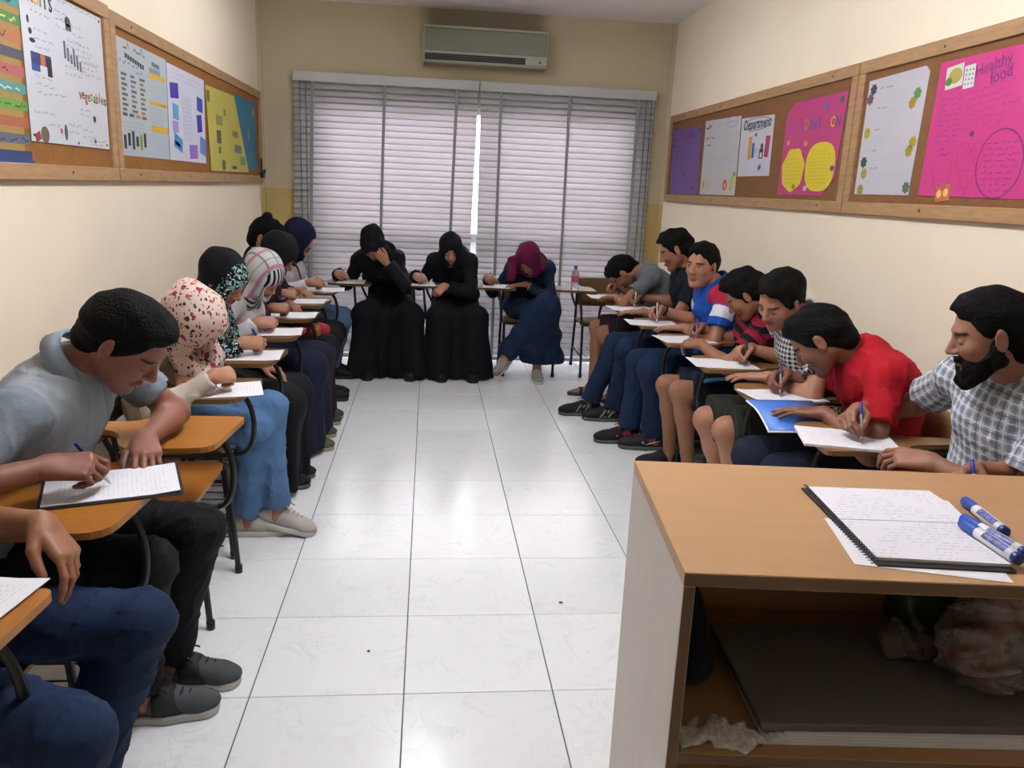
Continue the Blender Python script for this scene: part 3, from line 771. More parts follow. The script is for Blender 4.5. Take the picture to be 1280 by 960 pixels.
struct(MB().box(XL - .15, XR + .15, YF - .15, YB + .15, ZC, ZC + .1), 'ceiling', mat('ceiling paint', '#f4f0ee', rough=.8, noise=.03, nscale=3))
struct(MB().box(XL, XL + .035, YB - .03, YB, 0, ZC), 'trim_1', BACKP)
struct(MB().box(XR - .03, XR, YB - .03, YB, 0, ZC), 'trim_2', BACKP)
struct(MB().box(XR - .010, XR, YF, YB - .03, .792, .806), 'trim_3', mat('rail paint', '#b4a88f', rough=.6))

# glazed door behind the blinds and the balcony
ALU = mat('white aluminium', '#c9ccd2', rough=.4, metal=.2)
win = empty('window_1', (0, 0, 0)); win['kind'] = 'structure'
fy0, fy1 = YB + .05, YB + .11
for nm, bx in (('frame', (WX0, WX0 + .06, 0, WZ1)), ('frame', (WX1 - .06, WX1, 0, WZ1)), ('frame', (WX0 + .06, WX1 - .06, WZ1 - .06, WZ1)), ('frame', (WX0 + .06, WX1 - .06, 0, .05)), ('mullion', (.43, .51, .05, WZ1 - .06)), ('rail', (WX0 + .06, .43, 1.02, 1.09)), ('rail', (.51, WX1 - .06, 1.02, 1.09))):
    MB().box(bx[0], bx[1], fy0, fy1, bx[2], bx[3]).build(nm, ALU, win)
GL = mat('window glass', '#ffffff', rough=.0, trans=1., spec=.3)
for xa, xb in ((WX0 + .06, .43), (.51, WX1 - .06)):
    for za, zb in ((.05, 1.02), (1.09, WZ1 - .06)):
        MB().box(xa, xb, YB + .078, YB + .084, za, zb).build('pane', GL, win)
struct(MB().box(-3, 4, YB + .12, 8.6, -.2, -.02), 'balcony_floor', mat('balcony screed', '#8b8f98', rough=.9, noise=.1))
o = struct(MB().box(-3, 4, 8.45, 8.6, -.02, .95), 'balcony_parapet', mat('balcony parapet', '#7c828e', rough=.9, noise=.1))
MB().box(-3, 4, 8.42, 8.63, .95, 1.0).build('coping', mat('balcony coping', '#a9adb5', rough=.8), o)

# two venetian blinds, every slat a part
def slat_mat():
    t = NT('blind slat', rough=.45, spec=.4); t.b.inputs['Base Color'].default_value = (*lin('#c3c6c6'), 1)
    tr = t.n('BsdfTranslucent'); tr.inputs['Color'].default_value = (*lin('#d6cfd3'), 1)
    mx = t.n('MixShader'); mx.inputs[0].default_value = .42; out = t.t.nodes['Material Output']
    t.l(t.b.outputs[0], mx.inputs[1]); t.l(tr.outputs[0], mx.inputs[2]); t.l(mx.outputs[0], out.inputs['Surface'])
    return t.m
SM = slat_mat(); RAILM = mat('blind headrail', '#b7bab8', rough=.4); TAPE = mat('blind tape', '#8d9494', rough=.8)
YBL = YB - .07; PIT = .049; TILT = math.radians(68)
def blind(x0, x1, tapes, label, slant):
    e = empty('venetian_blind', ((x0 + x1) / 2, YBL, 0), 0, label, 'blind'); w = (x1 - x0) / 2
    MB().box(-w, w, -.035, .035, 2.235, 2.312, .006).build('headrail', RAILM, e)
    hw = .027; b = MB(); prof = []
    for s in np.linspace(-1, 1, 5):
        u = s * hw; c = .0045 * (1 - s * s); prof.append((u * math.cos(TILT) - c * math.sin(TILT), u * math.sin(TILT) + c * math.cos(TILT)))
    vs = [(x, y, z) for x in (-w + .008, w - .008) for (y, z) in prof] + [(x, y + .0008, z + .0008) for x in (-w + .008, w - .008) for (y, z) in prof]
    n = 5; fs = [(k, n + k, n + k + 1, k + 1) for k in range(n - 1)] + [(10 + k, 10 + k + 1, 10 + n + k + 1, 10 + n + k) for k in range(n - 1)]
    fs += [(0, 10, 15, 5), (4, 9, 19, 14)]
    me = MB().add(vs, fs).mesh('slat', SM, True)
    z = 2.205; k = 0
    while z > .07:
        o = bpy.data.objects.new('slat', me); link(o, e); o.location = (slant * max(0, (1.95 - z)) / 1.9 * -1, 0, z); z -= PIT; k += 1
    MB().box(-w + .004 - slant, w - .004 - slant, -.014, .014, .030, .052, .004).build('bottom_rail', RAILM, e)
    for tx in tapes:
        x = tx - (x0 + x1) / 2
        for yy in (-.034,):
            MB().add([(x - .012, yy, 2.235), (x + .012, yy, 2.235), (x + .012 - slant, yy, .04), (x - .012 - slant, yy, .04), (x - .012, yy + .001, 2.235), (x + .012, yy + .001, 2.235), (x + .012 - slant, yy + .001, .04), (x - .012 - slant, yy + .001, .04)],
                     [(0, 3, 2, 1), (4, 5, 6, 7), (0, 1, 5, 4), (1, 2, 6, 5), (2, 3, 7, 6), (3, 0, 4, 7)]).build('ladder_tape', TAPE, e)
    return e
bl = blind(-1.09, .384, (-.935, -.37, .205), 'venetian blind behind the two women in black robes', .05)
br = blind(.392, 1.852, (.563, 1.126, 1.70), 'venetian blind behind the woman in the maroon headscarf', 0.)
for x, par in ((-1.03, bl), (-.985, bl), (1.765, br), (1.81, br)):
    xx = x - par.location.x; MB().tube([(xx, -.042, 2.24), (xx, -.043, .6 + .2 * (x > 0))], .0045, 6).build('cord', mat('blind cord', '#6d7270', rough=.8), par)

# air conditioner
ACW = mat('aged white plastic', '#a3a08e', rough=.45); ACD = mat('dark louvre', '#1d1d1b', rough=.6)
ac = empty('air_conditioner', (.423, YB, 2.42), 0, 'wall-mounted split air conditioner above the blinds', 'air conditioner')
MB().box(-.5, .5, -.205, 0, .0, .275, .018).build('housing', ACW, ac)
MB().box(-.478, .478, -.214, -.205, .085, .250, .004).build('front_panel', mat('ac grille panel', '#777a6c', rough=.5, noise=.04, nscale=200, stretch=(1, 1, 30)), ac)
MB().box(-.492, .492, -.218, -.205, .252, .270, .004).build('top_strip', ACW, ac)
MB().box(-.478, .312, -.209, -.204, .018, .066).build('air_outlet', ACD, ac)
for z in (.034, .052): MB().box(-.474, .308, -.214, -.207, z - .003, z + .003).build('louvre', mat('louvre blade', '#3d3c37', rough=.5), ac)
o = MB().box(.318, .486, -.213, -.204, .012, .074, .004).build('control_panel', ACW, ac)
MB().box(.42, .436, -.2145, -.2125, .030, .046).build('indicator', mat('indicator lens', '#35352f', rough=.3), o)
MB().box(-.02, .02, -.2165, -.2135, .094, .104).build('badge', mat('badge', '#6e6d60', rough=.4), ac)

# ceiling lights (out of the frame overhead)
LAMP_E = 15.0
def ceiling_lamp(x, y, label, k=1.):
    e = empty('ceiling_light', (x, y, ZC), 0, label, 'light', 'fluorescent ceiling lights')
    MB().box(-.14, .14, -.62, .62, -.05, 0, .006).build('housing', mat('lamp housing', '#dcdcd8', rough=.5), e)
    for s in (-.07, .07):
        MB().tube([(s, -.58, -.075), (s, .58, -.075)], .014, 10).build('tube', mat('lit tube %g' % k, '#ffffff', emit=('#f6f8ff', LAMP_E * k * 4)), e, True)
        for yy in (-.595, .595): MB().box(s - .014, s + .014, yy - .015, yy + .015, -.092, -.05).build('socket', mat('lamp housing'), e)
ceiling_lamp(.15, 2.3, 'twin-tube ceiling light over the near end of the aisle')
ceiling_lamp(.0, 4.85, 'twin-tube ceiling light over the far end of the aisle', .34)

# ------------------------------------------------------------------ notice boards and posters
WOODF = mat('board frame wood', '#a27f58', rough=.6, noise=.16, nscale=10, stretch=(4, 1, 6), bump=.1, bscale=40)
CORK = mat('cork', '#8a5a22', rough=.9, noise=.10, nscale=40, bump=.3, bscale=300)
CORKR = mat('cork brown', '#7c5330', rough=.9, noise=.10, nscale=40, bump=.3, bscale=300)
def board(side, y0, y1, z0, z1, label, cork, fw=.055):
    x = XL if side < 0 else XR; s = 1 if side < 0 else -1
    e = empty('notice_board', (x, 0, 0), 0, label, 'notice board')
    def bx(nm, a, b, c, d, t, m, t0=0.):
        q = sorted((s * t0, s * t)); MB().box(q[0], q[1], a, b, c, d, .003).build(nm, m, e)
    bx('cork_panel', y0 + fw - .004, y1 - fw + .004, z0 + fw - .004, z1 - fw + .004, .014, cork)
    bx('frame_rail', y0, y1, z1 - fw, z1, .026, WOODF); bx('frame_rail', y0, y1, z0, z0 + fw, .026, WOODF)
    bx('frame_stile', y0, y0 + fw, z0 + fw, z1 - fw, .026, WOODF); bx('frame_stile', y1 - fw, y1, z0 + fw, z1 - fw, .026, WOODF)
    sm = mat('screw', '#2a241d', rough=.5)
    for yy in np.arange(y0 + .25, y1, .8):
        for zz in (z0 + .03, z1 - .03):
            MB().tube([(s * .0255, yy, zz), (s * .0275, yy, zz)], .006, 8).build('screw', sm, e)
    return e
board(-1, 1.45, 3.775, 1.44, 2.15, 'wood-framed notice board with the fruit and vegetable poster', CORK)
board(-1, 3.785, 6.90, 1.44, 2.14, 'wood-framed notice board with the yellow and blue posters', CORK)
board(1, 3.795, 6.83, 1.435, 2.118, 'wood-framed notice board with the purple poster', CORKR)
board(1, 1.30, 3.785, 1.435, 2.118, 'wood-framed notice board with the large bright pink poster', CORKR)

def ink(c): return mat('ink ' + c, c, rough=.7)
def paperm(c): return mat('poster card ' + c, tuple(x * .80 for x in lin(c)), rough=.65, noise=.02, nscale=6)
_txt = []
class Poster:
    """sheet given in wall coordinates (u to the viewer's right, z up); print laid on it in layers"""
    def __init__(s, side, pts, color, label, name='poster', off=.0155, parent=None):
        s.side = side; s.x = (XL if side < 0 else XR); s.sg = 1 if side < 0 else -1; s.off = off; s.layer = 0
        s.u = (lambda y: y) if side < 0 else (lambda y: -y)
        s.u0 = np.mean([s.u(p[0]) for p in pts]); s.v0 = np.mean([p[1] for p in pts])
        y0 = s.u0 if side < 0 else -s.u0
        s.e = empty(name, (s.x + s.sg * off, y0, s.v0), 0, label, 'poster')
        s.put('sheet', [(s.u(p[0]) - s.u0, p[1] - s.v0) for p in pts], paperm(color), .0015, -.0008)
        s.us = [s.u(p[0]) - s.u0 for p in pts]; s.vs = [p[1] - s.v0 for p in pts]
        s.L, s.R, s.B, s.T = min(s.us), max(s.us), min(s.vs), max(s.vs)
    def P3(s, u, v, d): return (s.sg * d, u if s.side < 0 else -u, v)
    def put(s, nm, poly, m, t=.0006, d0=.0015):
        n = len(poly); A = sum(poly[i][0] * poly[(i + 1) % n][1] - poly[(i + 1) % n][0] * poly[i][1] for i in range(n))
        if A < 0: poly = poly[::-1]
        # u right, v up, out of the wall to the viewer: right-handed for both walls
        b = MB().add([s.P3(u, v, d0) for u, v in poly] + [s.P3(u, v, d0 + t) for u, v in poly], [tuple(range(n - 1, -1, -1)), tuple(range(n, 2 * n))] + [(i, (i + 1) % n, n + (i + 1) % n, n + i) for i in range(n)])
        return b.build(nm, m, s.e)
    def fr(s, a, b): return s.L + a * (s.R - s.L), s.B + b * (s.T - s.B)      # fractions of the sheet
    def rect(s, a, b, c, d, col, nm='printed_block', rot=0., lay=0):
        (u0, v0), (u1, v1) = s.fr(a, b), s.fr(c, d); cu, cv = (u0 + u1) / 2, (v0 + v1) / 2; r = math.radians(rot)
        q = [((x - cu) * math.cos(r) - (y - cv) * math.sin(r) + cu, (x - cu) * math.sin(r) + (y - cv) * math.cos(r) + cv) for x, y in ((u0, v0), (u1, v0), (u1, v1), (u0, v1))]
        s.put(nm, q, ink(col), .0005 + .0003 * lay, .0008)
    def oval(s, a, b, ra, rb, col, nm='printed_shape', wob=0., n=28, lay=0, p=2.):
        cu, cv = s.fr(a, b); W, H = s.R - s.L, s.T - s.B; q = []
        for i in range(n):
            t = 2 * math.pi * i / n; k = 1 + wob * math.sin(7 * t); cs, sn = math.cos(t), math.sin(t)
            q.append((cu + ra * W * k * math.copysign(abs(cs) ** (2 / p), cs), cv + rb * H * k * math.copysign(abs(sn) ** (2 / p), sn)))
        s.put(nm, q, ink(col), .0005 + .0003 * lay, .0008)
    def ring(s, a, b, ra, rb, col, w=.004, nm='drawn_line', heart=False):
        cu, cv = s.fr(a, b); W, H = s.R - s.L, s.T - s.B; pts = []
        for i in range(41):
            t = 2 * math.pi * i / 40
            if heart: x, y = .95 * math.sin(t) ** 3, (13 * math.cos(t) - 5 * math.cos(2 * t) - 2 * math.cos(3 * t) - math.cos(4 * t)) / 15
            else: x, y = math.cos(t), math.sin(t)
            pts.append((cu + ra * W * x, cv + rb * H * y))
        s.stroke([pts], col, w, nm)
    def stroke(s, lines, col, w=.0025, nm='handwriting', d=.0014):
        b = MB()
        for pts in lines:
            vs = []
            for i, p in enumerate(pts):
                a = pts[max(i - 1, 0)]; c = pts[min(i + 1, len(pts) - 1)]; t = V((c[0] - a[0], c[1] - a[1])); t = t / (np.linalg.norm(t) + 1e-9)
                vs += [s.P3(p[0] - t[1] * w / 2, p[1] + t[0] * w / 2, d), s.P3(p[0] + t[1] * w / 2, p[1] - t[0] * w / 2, d)]
            b.add(vs, [(2 * i, 2 * i + 1, 2 * i + 3, 2 * i + 2) for i in range(len(pts) - 1)])
        return b.build(nm, ink(col), s.e)
    def scrawl(s, a, b, c, rows, dv, col, h=.012, w=.0025, seed=0, slope=0., jag=1., nm='handwriting'):
        r = random.Random(seed); L = []
        for k in range(rows):
            u0, v0 = s.fr(a, b - k * dv); u1, _ = s.fr(c, b); u1 -= r.random() * .2 * (u1 - u0); u = u0
            while u < u1:
                n = r.randint(4, 9); pts = []
                for i in range(n):
                    pts.append((u, v0 + slope * (u - u0) + (h * (r.random() - .35) if i % 2 else 0))); u += h * r.uniform(.25, .5) * jag
                L.append(pts); u += h * .6
        s.stroke(L, col, w, nm)
    def text(s, body, a, b, size, col, rot=0., nm='lettering', bold=0.):
        cu = bpy.data.curves.new('text', 'FONT'); cu.body = body; cu.size = size; cu.align_x = 'CENTER'; cu.align_y = 'CENTER'; cu.offset = bold; cu.resolution_u = 2
        o = bpy.data.objects.new('text', cu); COL.objects.link(o); u, v = s.fr(a, b); _txt.append((o, s, u, v, math.radians(rot), col, nm))
def flush_text():
    dg = bpy.context.evaluated_depsgraph_get(); dg.update()
    for o, s, u, v, r, col, nm in _txt:
        me = bpy.data.meshes.new_from_object(o.evaluated_get(dg))
        co = np.zeros(len(me.vertices) * 3, np.float32); me.vertices.foreach_get('co', co); co = co.reshape(-1, 3)
        x = co[:, 0] * math.cos(r) - co[:, 1] * math.sin(r) + u; y = co[:, 0] * math.sin(r) + co[:, 1] * math.cos(r) + v
        out = np.stack([np.full(len(x), s.sg * .0022), x if s.side < 0 else -x, y], 1).astype(np.float32)
        me.vertices.foreach_set('co', out.ravel()); me.update(); me.materials.clear(); me.materials.append(ink(col)); me.name = nm
        link(bpy.data.objects.new(nm, me), s.e); bpy.data.objects.remove(o, do_unlink=True)

# left wall
p = Poster(-1, [(2.02, 2.10), (3.02, 2.10), (2.955, 1.50), (1.98, 1.49)], '#a9874a', 'alphabet chart with rows of coloured strips and blue edge')
rows = ['#2f3f6a', '#5a5f6e', '#9a5a3c', '#5f8f3c', '#4f8a8a', '#a65a5a', '#4a4a58', '#a86a4a', '#4f7f3f', '#3f8a86', '#8f3f5a']
for i, c in enumerate(rows):
    y0 = .02 + i * .088
    p.rect(.02, y0, .985, y0 + .052, c, 'row_strip')
    if i: p.scrawl(.03, y0 + .020, .97, 1, .1, '#2c2a2a' if i % 2 else '#d8c99a', h=.026, w=.005, seed=i, nm='letter_row')
p.rect(.0, .0, 1., .02, '#2a3f8a', 'border')
p = Poster(-1, [(3.01, 2.085), (3.70, 2.085), (3.70, 1.57), (3.01, 1.57)], '#d9dbe2', 'white fruit and vegetable poster with a piano keyboard picture', off=.0175)
for ch, c, a in zip('FRUITS', ('#26242a', '#b03a34', '#d8b23a', '#4f8f3c', '#3a3a40', '#26242a'), (.05, .11, .17, .22, .27, .33)): p.text(ch, a, .93 - a * .05, .065, c, bold=.0015)
for k, (ch, c) in enumerate(zip('vegetables', ('#b03a34', '#7a5a2a', '#b03a34', '#4f8f3c', '#c06a2a', '#4f8f3c', '#b03a34', '#3f6f3a', '#4f8f3c', '#26242a'))): p.text(ch, .62 + k * .039, .375 + .008 * math.sin(k * 2), .055, c, bold=.001)
p.rect(.07, .50, .29, .575, '#2d3a6e', 'picture'); p.rect(.07, .455, .16, .50, '#3a4a86', 'picture'); p.rect(.17, .50, .22, .575, '#b8633a', 'picture', lay=1); p.rect(.24, .44, .29, .555, '#2a201c', 'picture', lay=1)
for i in range(6): p.rect(.455 + i * .038, .60 - i * .012, .478 + i * .038, .72 - (i % 3) * .03 - i * .01, '#5e636b', 'picture')
p.oval(.53, .86, .035, .035, '#4a4f55'); p.rect(.50, .80, .57, .86, '#5b6066', 'picture')
for (a, b, ra, rb, c) in ((.07, .77, .012, .025, '#2b2e33'), (.085, .70, .018, .02, '#2b2e33'), (.10, .645, .03, .015, '#2b2e33'), (.15, .05, .045, .055, '#5f5a48'), (.40, .085, .02, .055, '#4a524a'), (.345, .09, .012, .02, '#a03a36'), (.80, .215, .02, .025, '#2f3a33'), (.79, .05, .015, .015, '#2b2e33')): p.oval(a, b, ra, rb, c, 'picture')
p.rect(.04, .005, .10, .06, '#8a3a34', 'picture', rot=20)
for a, b, c2, n, dv, sd in ((.10, .83, .30, 1, .1, 1), (.12, .72, .30, 3, .055, 2), (.38, .90, .52, 3, .05, 3), (.58, .84, .72, 3, .05, 4), (.50, .73, .85, 4, .04, 5), (.66, .62, .92, 3, .045, 6), (.45, .55, .68, 2, .05, 7), (.10, .42, .28, 3, .05, 8), (.30, .33, .42, 1, .1, 9), (.60, .27, .80, 2, .04, 10), (.05, .19, .30, 1, .1, 11), (.20, .12, .36, 1, .1, 12), (.44, .14, .55, 2, .05, 13), (.62, .12, .78, 2, .05, 14), (.72, .05, .95, 2, .03, 15), (.40, .98, .95, 1, .1, 16)):
    p.scrawl(a, b, c2, n, dv, '#8e9096', h=.016, w=.003, seed=sd)
for a, b in ((.03, .04), (.55, .02), (.96, .03), (.97, .97)): p.oval(a, b, .008, .010, '#15151a', 'pin', lay=2)
p = Poster(-1, [(3.845, 2.05), (4.54, 2.045), (4.515, 1.552), (3.845, 1.552)], '#bcc6ce', 'pale grey timetable poster with yellow bars')
p.scrawl(.14, .925, .46, 1, .1, '#6a6a3c', h=.05, w=.008, seed=26, nm='heading'); [p.rect(.16 + .045 * i, .845 - .006 * i, .195 + .045 * i, .885 - .006 * i, '#2a2c30', 'heading') for i in range(8)]; p.scrawl(.34, .745, .52, 1, .1, '#a0588a', h=.035, w=.005, seed=27)
p.rect(.68, .865, .84, .905, '#4f7478', 'heading', -3); p.rect(.62, .80, .85, .85, '#7d8f98')
for y0, y1 in ((.755, .80), (.505, .54), (.255, .31)): p.rect(.60, y0, .96, y1, '#cfa51c', 'yellow_bar')
for i in range(3):
    for j in range(8): p.rect(.07 + i * .17, .69 - j * .043, .07 + i * .17 + .10 - .03 * ((i + j) % 2), .712 - j * .043, ('#5d5650', '#6b6155', '#8f6a2a')[(i * j) % 3], 'printed_word')
for i in range(4): p.rect(.06 + i * .12, .345, .14 + i * .12, .372, ('#5c3a30', '#4a4a4a', '#a87a2a', '#8a4a2a')[i], 'printed_word')
for i in range(6): p.rect(.05 + i * .075, .06 + .03 * (i % 2), .095 + i * .075, .18 + .02 * (i % 3), ('#22262a', '#22262a', '#2a2f33', '#22262a', '#7a9a2a', '#22262a')[i], 'figure')
p.scrawl(.62, .72, .95, 4, .045, '#98a4ac', h=.016, w=.003, seed=21); p.scrawl(.62, .47, .95, 4, .045, '#98a4ac', h=.016, w=.003, seed=22); p.scrawl(.06, .29, .52, 3, .035, '#8d979e', h=.014, w=.003, seed=23); p.scrawl(.06, .80, .55, 1, .1, '#4a4d52', h=.02, w=.004, seed=25)
for i in range(4): p.rect(.66 + i * .08, .05, .70 + i * .08, .22, '#a9b5be', 'column')
p = Poster(-1, [(4.545, 2.035), (5.25, 2.03), (5.22, 1.55), (4.52, 1.552)], '#d7d6e4', 'white poster with purple and blue photographs', off=.0175)
p.rect(.36, .22, .60, .72, '#b9bccb', 'text_panel')
for a, b, c2, d, col, ro in ((.08, .66, .28, .82, '#3a2f96', 4), (.12, .44, .26, .60, '#5a96c4', -3), (.10, .30, .24, .42, '#9a8ac0', 0), (.12, .12, .32, .27, '#3f86c6', -14), (.50, .04, .72, .20, '#8a6ab8', 2), (.76, .60, .92, .76, '#33409a', -4), (.74, .36, .88, .56, '#3a2f9a', 6), (.80, .10, .97, .30, '#5a7cc0', -8), (.14, .16, .26, .20, '#2a5fa0', -14)): p.rect(a, b, c2, d, col, 'photograph', ro)
p.scrawl(.14, .92, .85, 2, .05, '#9a9cae', h=.015, w=.003, seed=31); p.scrawl(.38, .68, .58, 9, .045, '#8f93a6', h=.012, w=.0025, seed=32)
p = Poster(-1, [(5.27, 2.01), (6.01, 2.02), (6.40, 1.515), (5.33, 1.51)], '#c9bf55', 'yellow poster with small grey cut-out pictures', off=.019)
for a, b, c2, d, col in ((.02, .80, .08, .93, '#6d6a4a'), (.20, .56, .34, .68, '#8d8a58'), (.20, .34, .30, .50, '#5d5a3a'), (.38, .70, .42, .78, '#6d6a3a'), (.58, .46, .72, .54, '#7a6a5a'), (.62, .26, .80, .36, '#6a6a6a'), (.76, .10, .90, .22, '#6f8f5a'), (.30, .02, .38, .14, '#5d5a3a'), (.54, .04, .66, .08, '#3a3a34'), (.24, .22, .28, .30, '#5d5a3a')): p.rect(a, b, c2, d, col, 'picture')
p.scrawl(.15, .90, .5, 3, .08, '#a9a04a', h=.016, w=.003, seed=41); p.scrawl(.40, .60, .66, 4, .07, '#a9a04a', h=.016, w=.003, seed=42); p.scrawl(.40, .24, .60, 3, .07, '#a9a04a', h=.016, w=.003, seed=43)
p = Poster(-1, [(5.98, 2.03), (6.70, 2.04), (6.73, 1.545), (6.36, 1.535)], '#2f7d9c', 'blue poster partly under the yellow poster', off=.0165)
p.rect(.80, .78, .92, .90, '#8a7a6a', 'picture', 8); p.rect(.58, .42, .66, .58, '#9a7a8a', 'picture')
p.scrawl(.35, .85, .75, 3, .07, '#2a6a84', h=.018, w=.003, seed=51); p.scrawl(.55, .40, .95, 4, .07, '#2a6a84', h=.018, w=.003, seed=52)
# right wall
p = Poster(1, [(6.75, 2.005), (6.02, 1.99), (6.0, 1.50), (6.70, 1.495)], '#77589e', 'purple poster with small coloured letters')
for c, a in zip(('#a03a6a', '#8a2f4a', '#a03a6a', '#2f4a8a', '#2f6a5a'), (.36, .43, .50, .58, .65)): p.scrawl(a, .85, a + .06, 1, .1, c, h=.05, w=.011, seed=int(a * 100), nm='heading')
for a, b, c in ((.10, .85, '#2f4a6a'), (.08, .74, '#2f3f6a'), (.90, .92, '#3a4a6a'), (.68, .40, '#a0404a'), (.92, .34, '#9a2f4a'), (.08, .08, '#2f5a9a'), (.85, .10, '#2f4a9a'), (.25, .55, '#5a3f86'), (.50, .30, '#5a3f86')): p.oval(a, b, .035, .03, c, 'sticker')
p.scrawl(.14, .72, .8, 9, .06, '#624788', h=.016, w=.003, seed=61)
p = Poster(1, [(5.94, 2.015), (5.25, 2.0), (5.23, 1.50), (5.93, 1.50)], '#c9c7cc', 'white handwritten poster with fruit drawings in the corner')
p.scrawl(.05, .89, .2, 1, .1, '#1d1d22', h=.055, w=.012, seed=70, nm='heading'); p.scrawl(.06, .76, .24, 1, .1, '#3a3c46', h=.03, w=.006, seed=71); p.scrawl(.10, .67, .2, 1, .1, '#3a3c46', h=.03, w=.006, seed=72)
p.ring(.76, .92, .18, .06, '#8a8ab0', .005); p.scrawl(.64, .92, .88, 1, .1, '#5a5a9a', h=.02, w=.004, seed=73)
for a, b, n, sd in ((.40, .92, 6, 74), (.60, .78, 10, 75), (.80, .78, 10, 76), (.20, .52, 6, 77), (.48, .50, 8, 78)): p.scrawl(a, b, a + .14, n, .04, '#9a9aa6', h=.016, w=.003, seed=sd)
p.oval(.72, .13, .055, .07, '#b8502f', 'fruit_drawing'); p.oval(.72, .12, .025, .035, '#d8a09a', 'fruit_drawing', lay=1); p.rect(.86, .05, .93, .26, '#a8b03a', 'fruit_drawing', -18); p.rect(.92, .24, .97, .29, '#5a8f4a', 'fruit_drawing', -18, lay=1)
p.rect(.08, .08, .13, .18, '#a8a04a', 'fruit_drawing', 8); p.rect(.20, .08, .25, .18, '#b8b06a', 'fruit_drawing', -6)
p = Poster(1, [(5.23, 1.98), (4.72, 1.965), (4.71, 1.62), (5.21, 1.62)], '#cdcdd6', 'small white poster with coloured bars and a small black figure', off=.0165)
p.text('Department', .50, .86, .085, '#22242a', bold=.001); p.ring(.50, .86, .42, .10, '#6a6c74', .005)
p.rect(.30, .28, .40, .66, '#c08a2a', 'coloured_bar', 3); p.rect(.42, .30, .49, .55, '#2a5aa8', 'coloured_bar', 3); p.rect(.80, .30, .92, .64, '#9a2f5a', 'coloured_bar', -3)
p.rect(.65, .28, .76, .44, '#2a2c30', 'figure'); p.oval(.71, .48, .04, .05, '#3a3c42', 'figure'); p.rect(.68, .30, .73, .38, '#cdcdd6', 'figure', lay=1); p.rect(.66, .10, .74, .18, '#2f5a9a', 'drawing', 30); p.oval(.50, .68, .03, .03, '#3a3c42', 'figure')
p.scrawl(.34, .14, .6, 1, .1, '#a8acc0', h=.02, w=.003, seed=81); p.ring(.56, .42, .03, .03, '#4a4c54', .004); p.scrawl(.08, .6, .2, 3, .1, '#b9bcd0', h=.02, w=.003, seed=82)
p = Poster(1, [(4.55, 1.95), (4.46, 2.005), (3.88, 2.005), (3.91, 1.60), (3.98, 1.55), (4.02, 1.515), (4.56, 1.515)], '#c23f80', 'pink poster with two yellow cloud and oval cut-outs', off=.0165)
for k, (ch, c) in enumerate(zip('DIVISION', ('#c0703a', '#2f6aa0', '#2f6aa0', '#5a3f8a', '#b04a5a', '#b04a5a', '#c8a03a', '#6a4a7a'))): p.text(ch, .40 + k * .072, .735 - k * .002, .075, c, bold=.002)
p.scrawl(.10, .715, .36, 1, .1, '#8a4a8a', h=.05, w=.009, seed=90, nm='heading')
p.oval(.24, .27, .20, .235, '#cdbb2c', 'cloud_cutout', wob=.05); p.oval(.70, .29, .235, .25, '#cdbb2c', 'oval_cutout', p=2.6)
for a, b, c in ((.68, .90, '#4a6ab0'), (.92, .93, '#2f6a4a'), (.10, .57, '#c08a3a'), (.42, .54, '#c8904a'), (.29, .09, '#a8702a'), (.50, .07, '#c0b0c0'), (.90, .27, '#4a4a52')): p.oval(a, b, .03, .028, c, 'sticker', lay=1)
p.scrawl(.10, .38, .38, 7, .042, '#a8982a', h=.012, w=.0022, seed=91); p.scrawl(.54, .45, .86, 10, .036, '#a8982a', h=.012, w=.0022, seed=92)
p = Poster(1, [(3.70, 2.025), (3.27, 2.035), (3.24, 2.01), (3.26, 1.525), (3.70, 1.525)], '#cfccd6', 'white poster with small yellow flower stickers')
for a, b, c in ((.10, .90, '#3a4a4a'), (.06, .82, '#6a4a58'), (.09, .53, '#a89a2a'), (.10, .28, '#3a4a3a'), (.13, .18, '#a89a3a'), (.10, .04, '#8a8a3a'), (.86, .80, '#5a8a4a'), (.80, .73, '#a8842a'), (.90, .42, '#a8902a'), (.86, .35, '#9a8a2a'), (.90, .06, '#5a6a5a')): p.oval(a, b, .055, .045, c, 'flower_sticker', wob=.15)
for k, b in enumerate((.90, .73, .55, .37, .22)): p.scrawl(.22, b, .34, 1, .1, '#7a7a86', h=.016, w=.004, seed=100 + k); p.scrawl(.24, b - .045, .78, 3, .035, '#b0aeba', h=.010, w=.002, seed=110 + k)
p = Poster(1, [(3.17, 2.03), (2.20, 2.03), (2.16, 1.515), (3.19, 1.525)], '#d13a86', 'large bright pink poster about healthy food', off=.0165)
p.text('Healthy', .325, .905, .062, '#7a2f80', 8); p.text('food', .375, .83, .062, '#6a2f80', 10)
p.rect(.065, .80, .165, .96, '#c9cdbd', 'food_photograph', 5); p.oval(.12, .885, .038, .055, '#a89a4a', 'food_photograph', lay=1); p.oval(.085, .85, .02, .03, '#4a7a3a', 'food_photograph', lay=2); p.rect(.172, .78, .232, .94, '#c5ccc8', 'food_chart', 3)
for i in range(3):
    for j in range(4): p.oval(.184 + i * .018, .81 + j * .032, .004, .006, ('#2f4a6a', '#a04a4a', '#3a6a4a')[(i + j) % 3], 'printed_dot', lay=1)
p.scrawl(.055, .72, .195, 9, .038, '#7a2f8a', h=.018, w=.003, seed=120); p.scrawl(.215, .74, .46, 6, .05, '#8a2f86', h=.018, w=.003, seed=121, slope=.10)
p.ring(.28, .24, .075, .20, '#b02a6a', .005, heart=True); p.scrawl(.235, .33, .325, 7, .042, '#b0286a', h=.014, w=.003, seed=122)
p.ring(.44, .24, .115, .23, '#7a2470', .006); p.scrawl(.36, .38, .53, 9, .04, '#6a2480', h=.016, w=.003, seed=123)
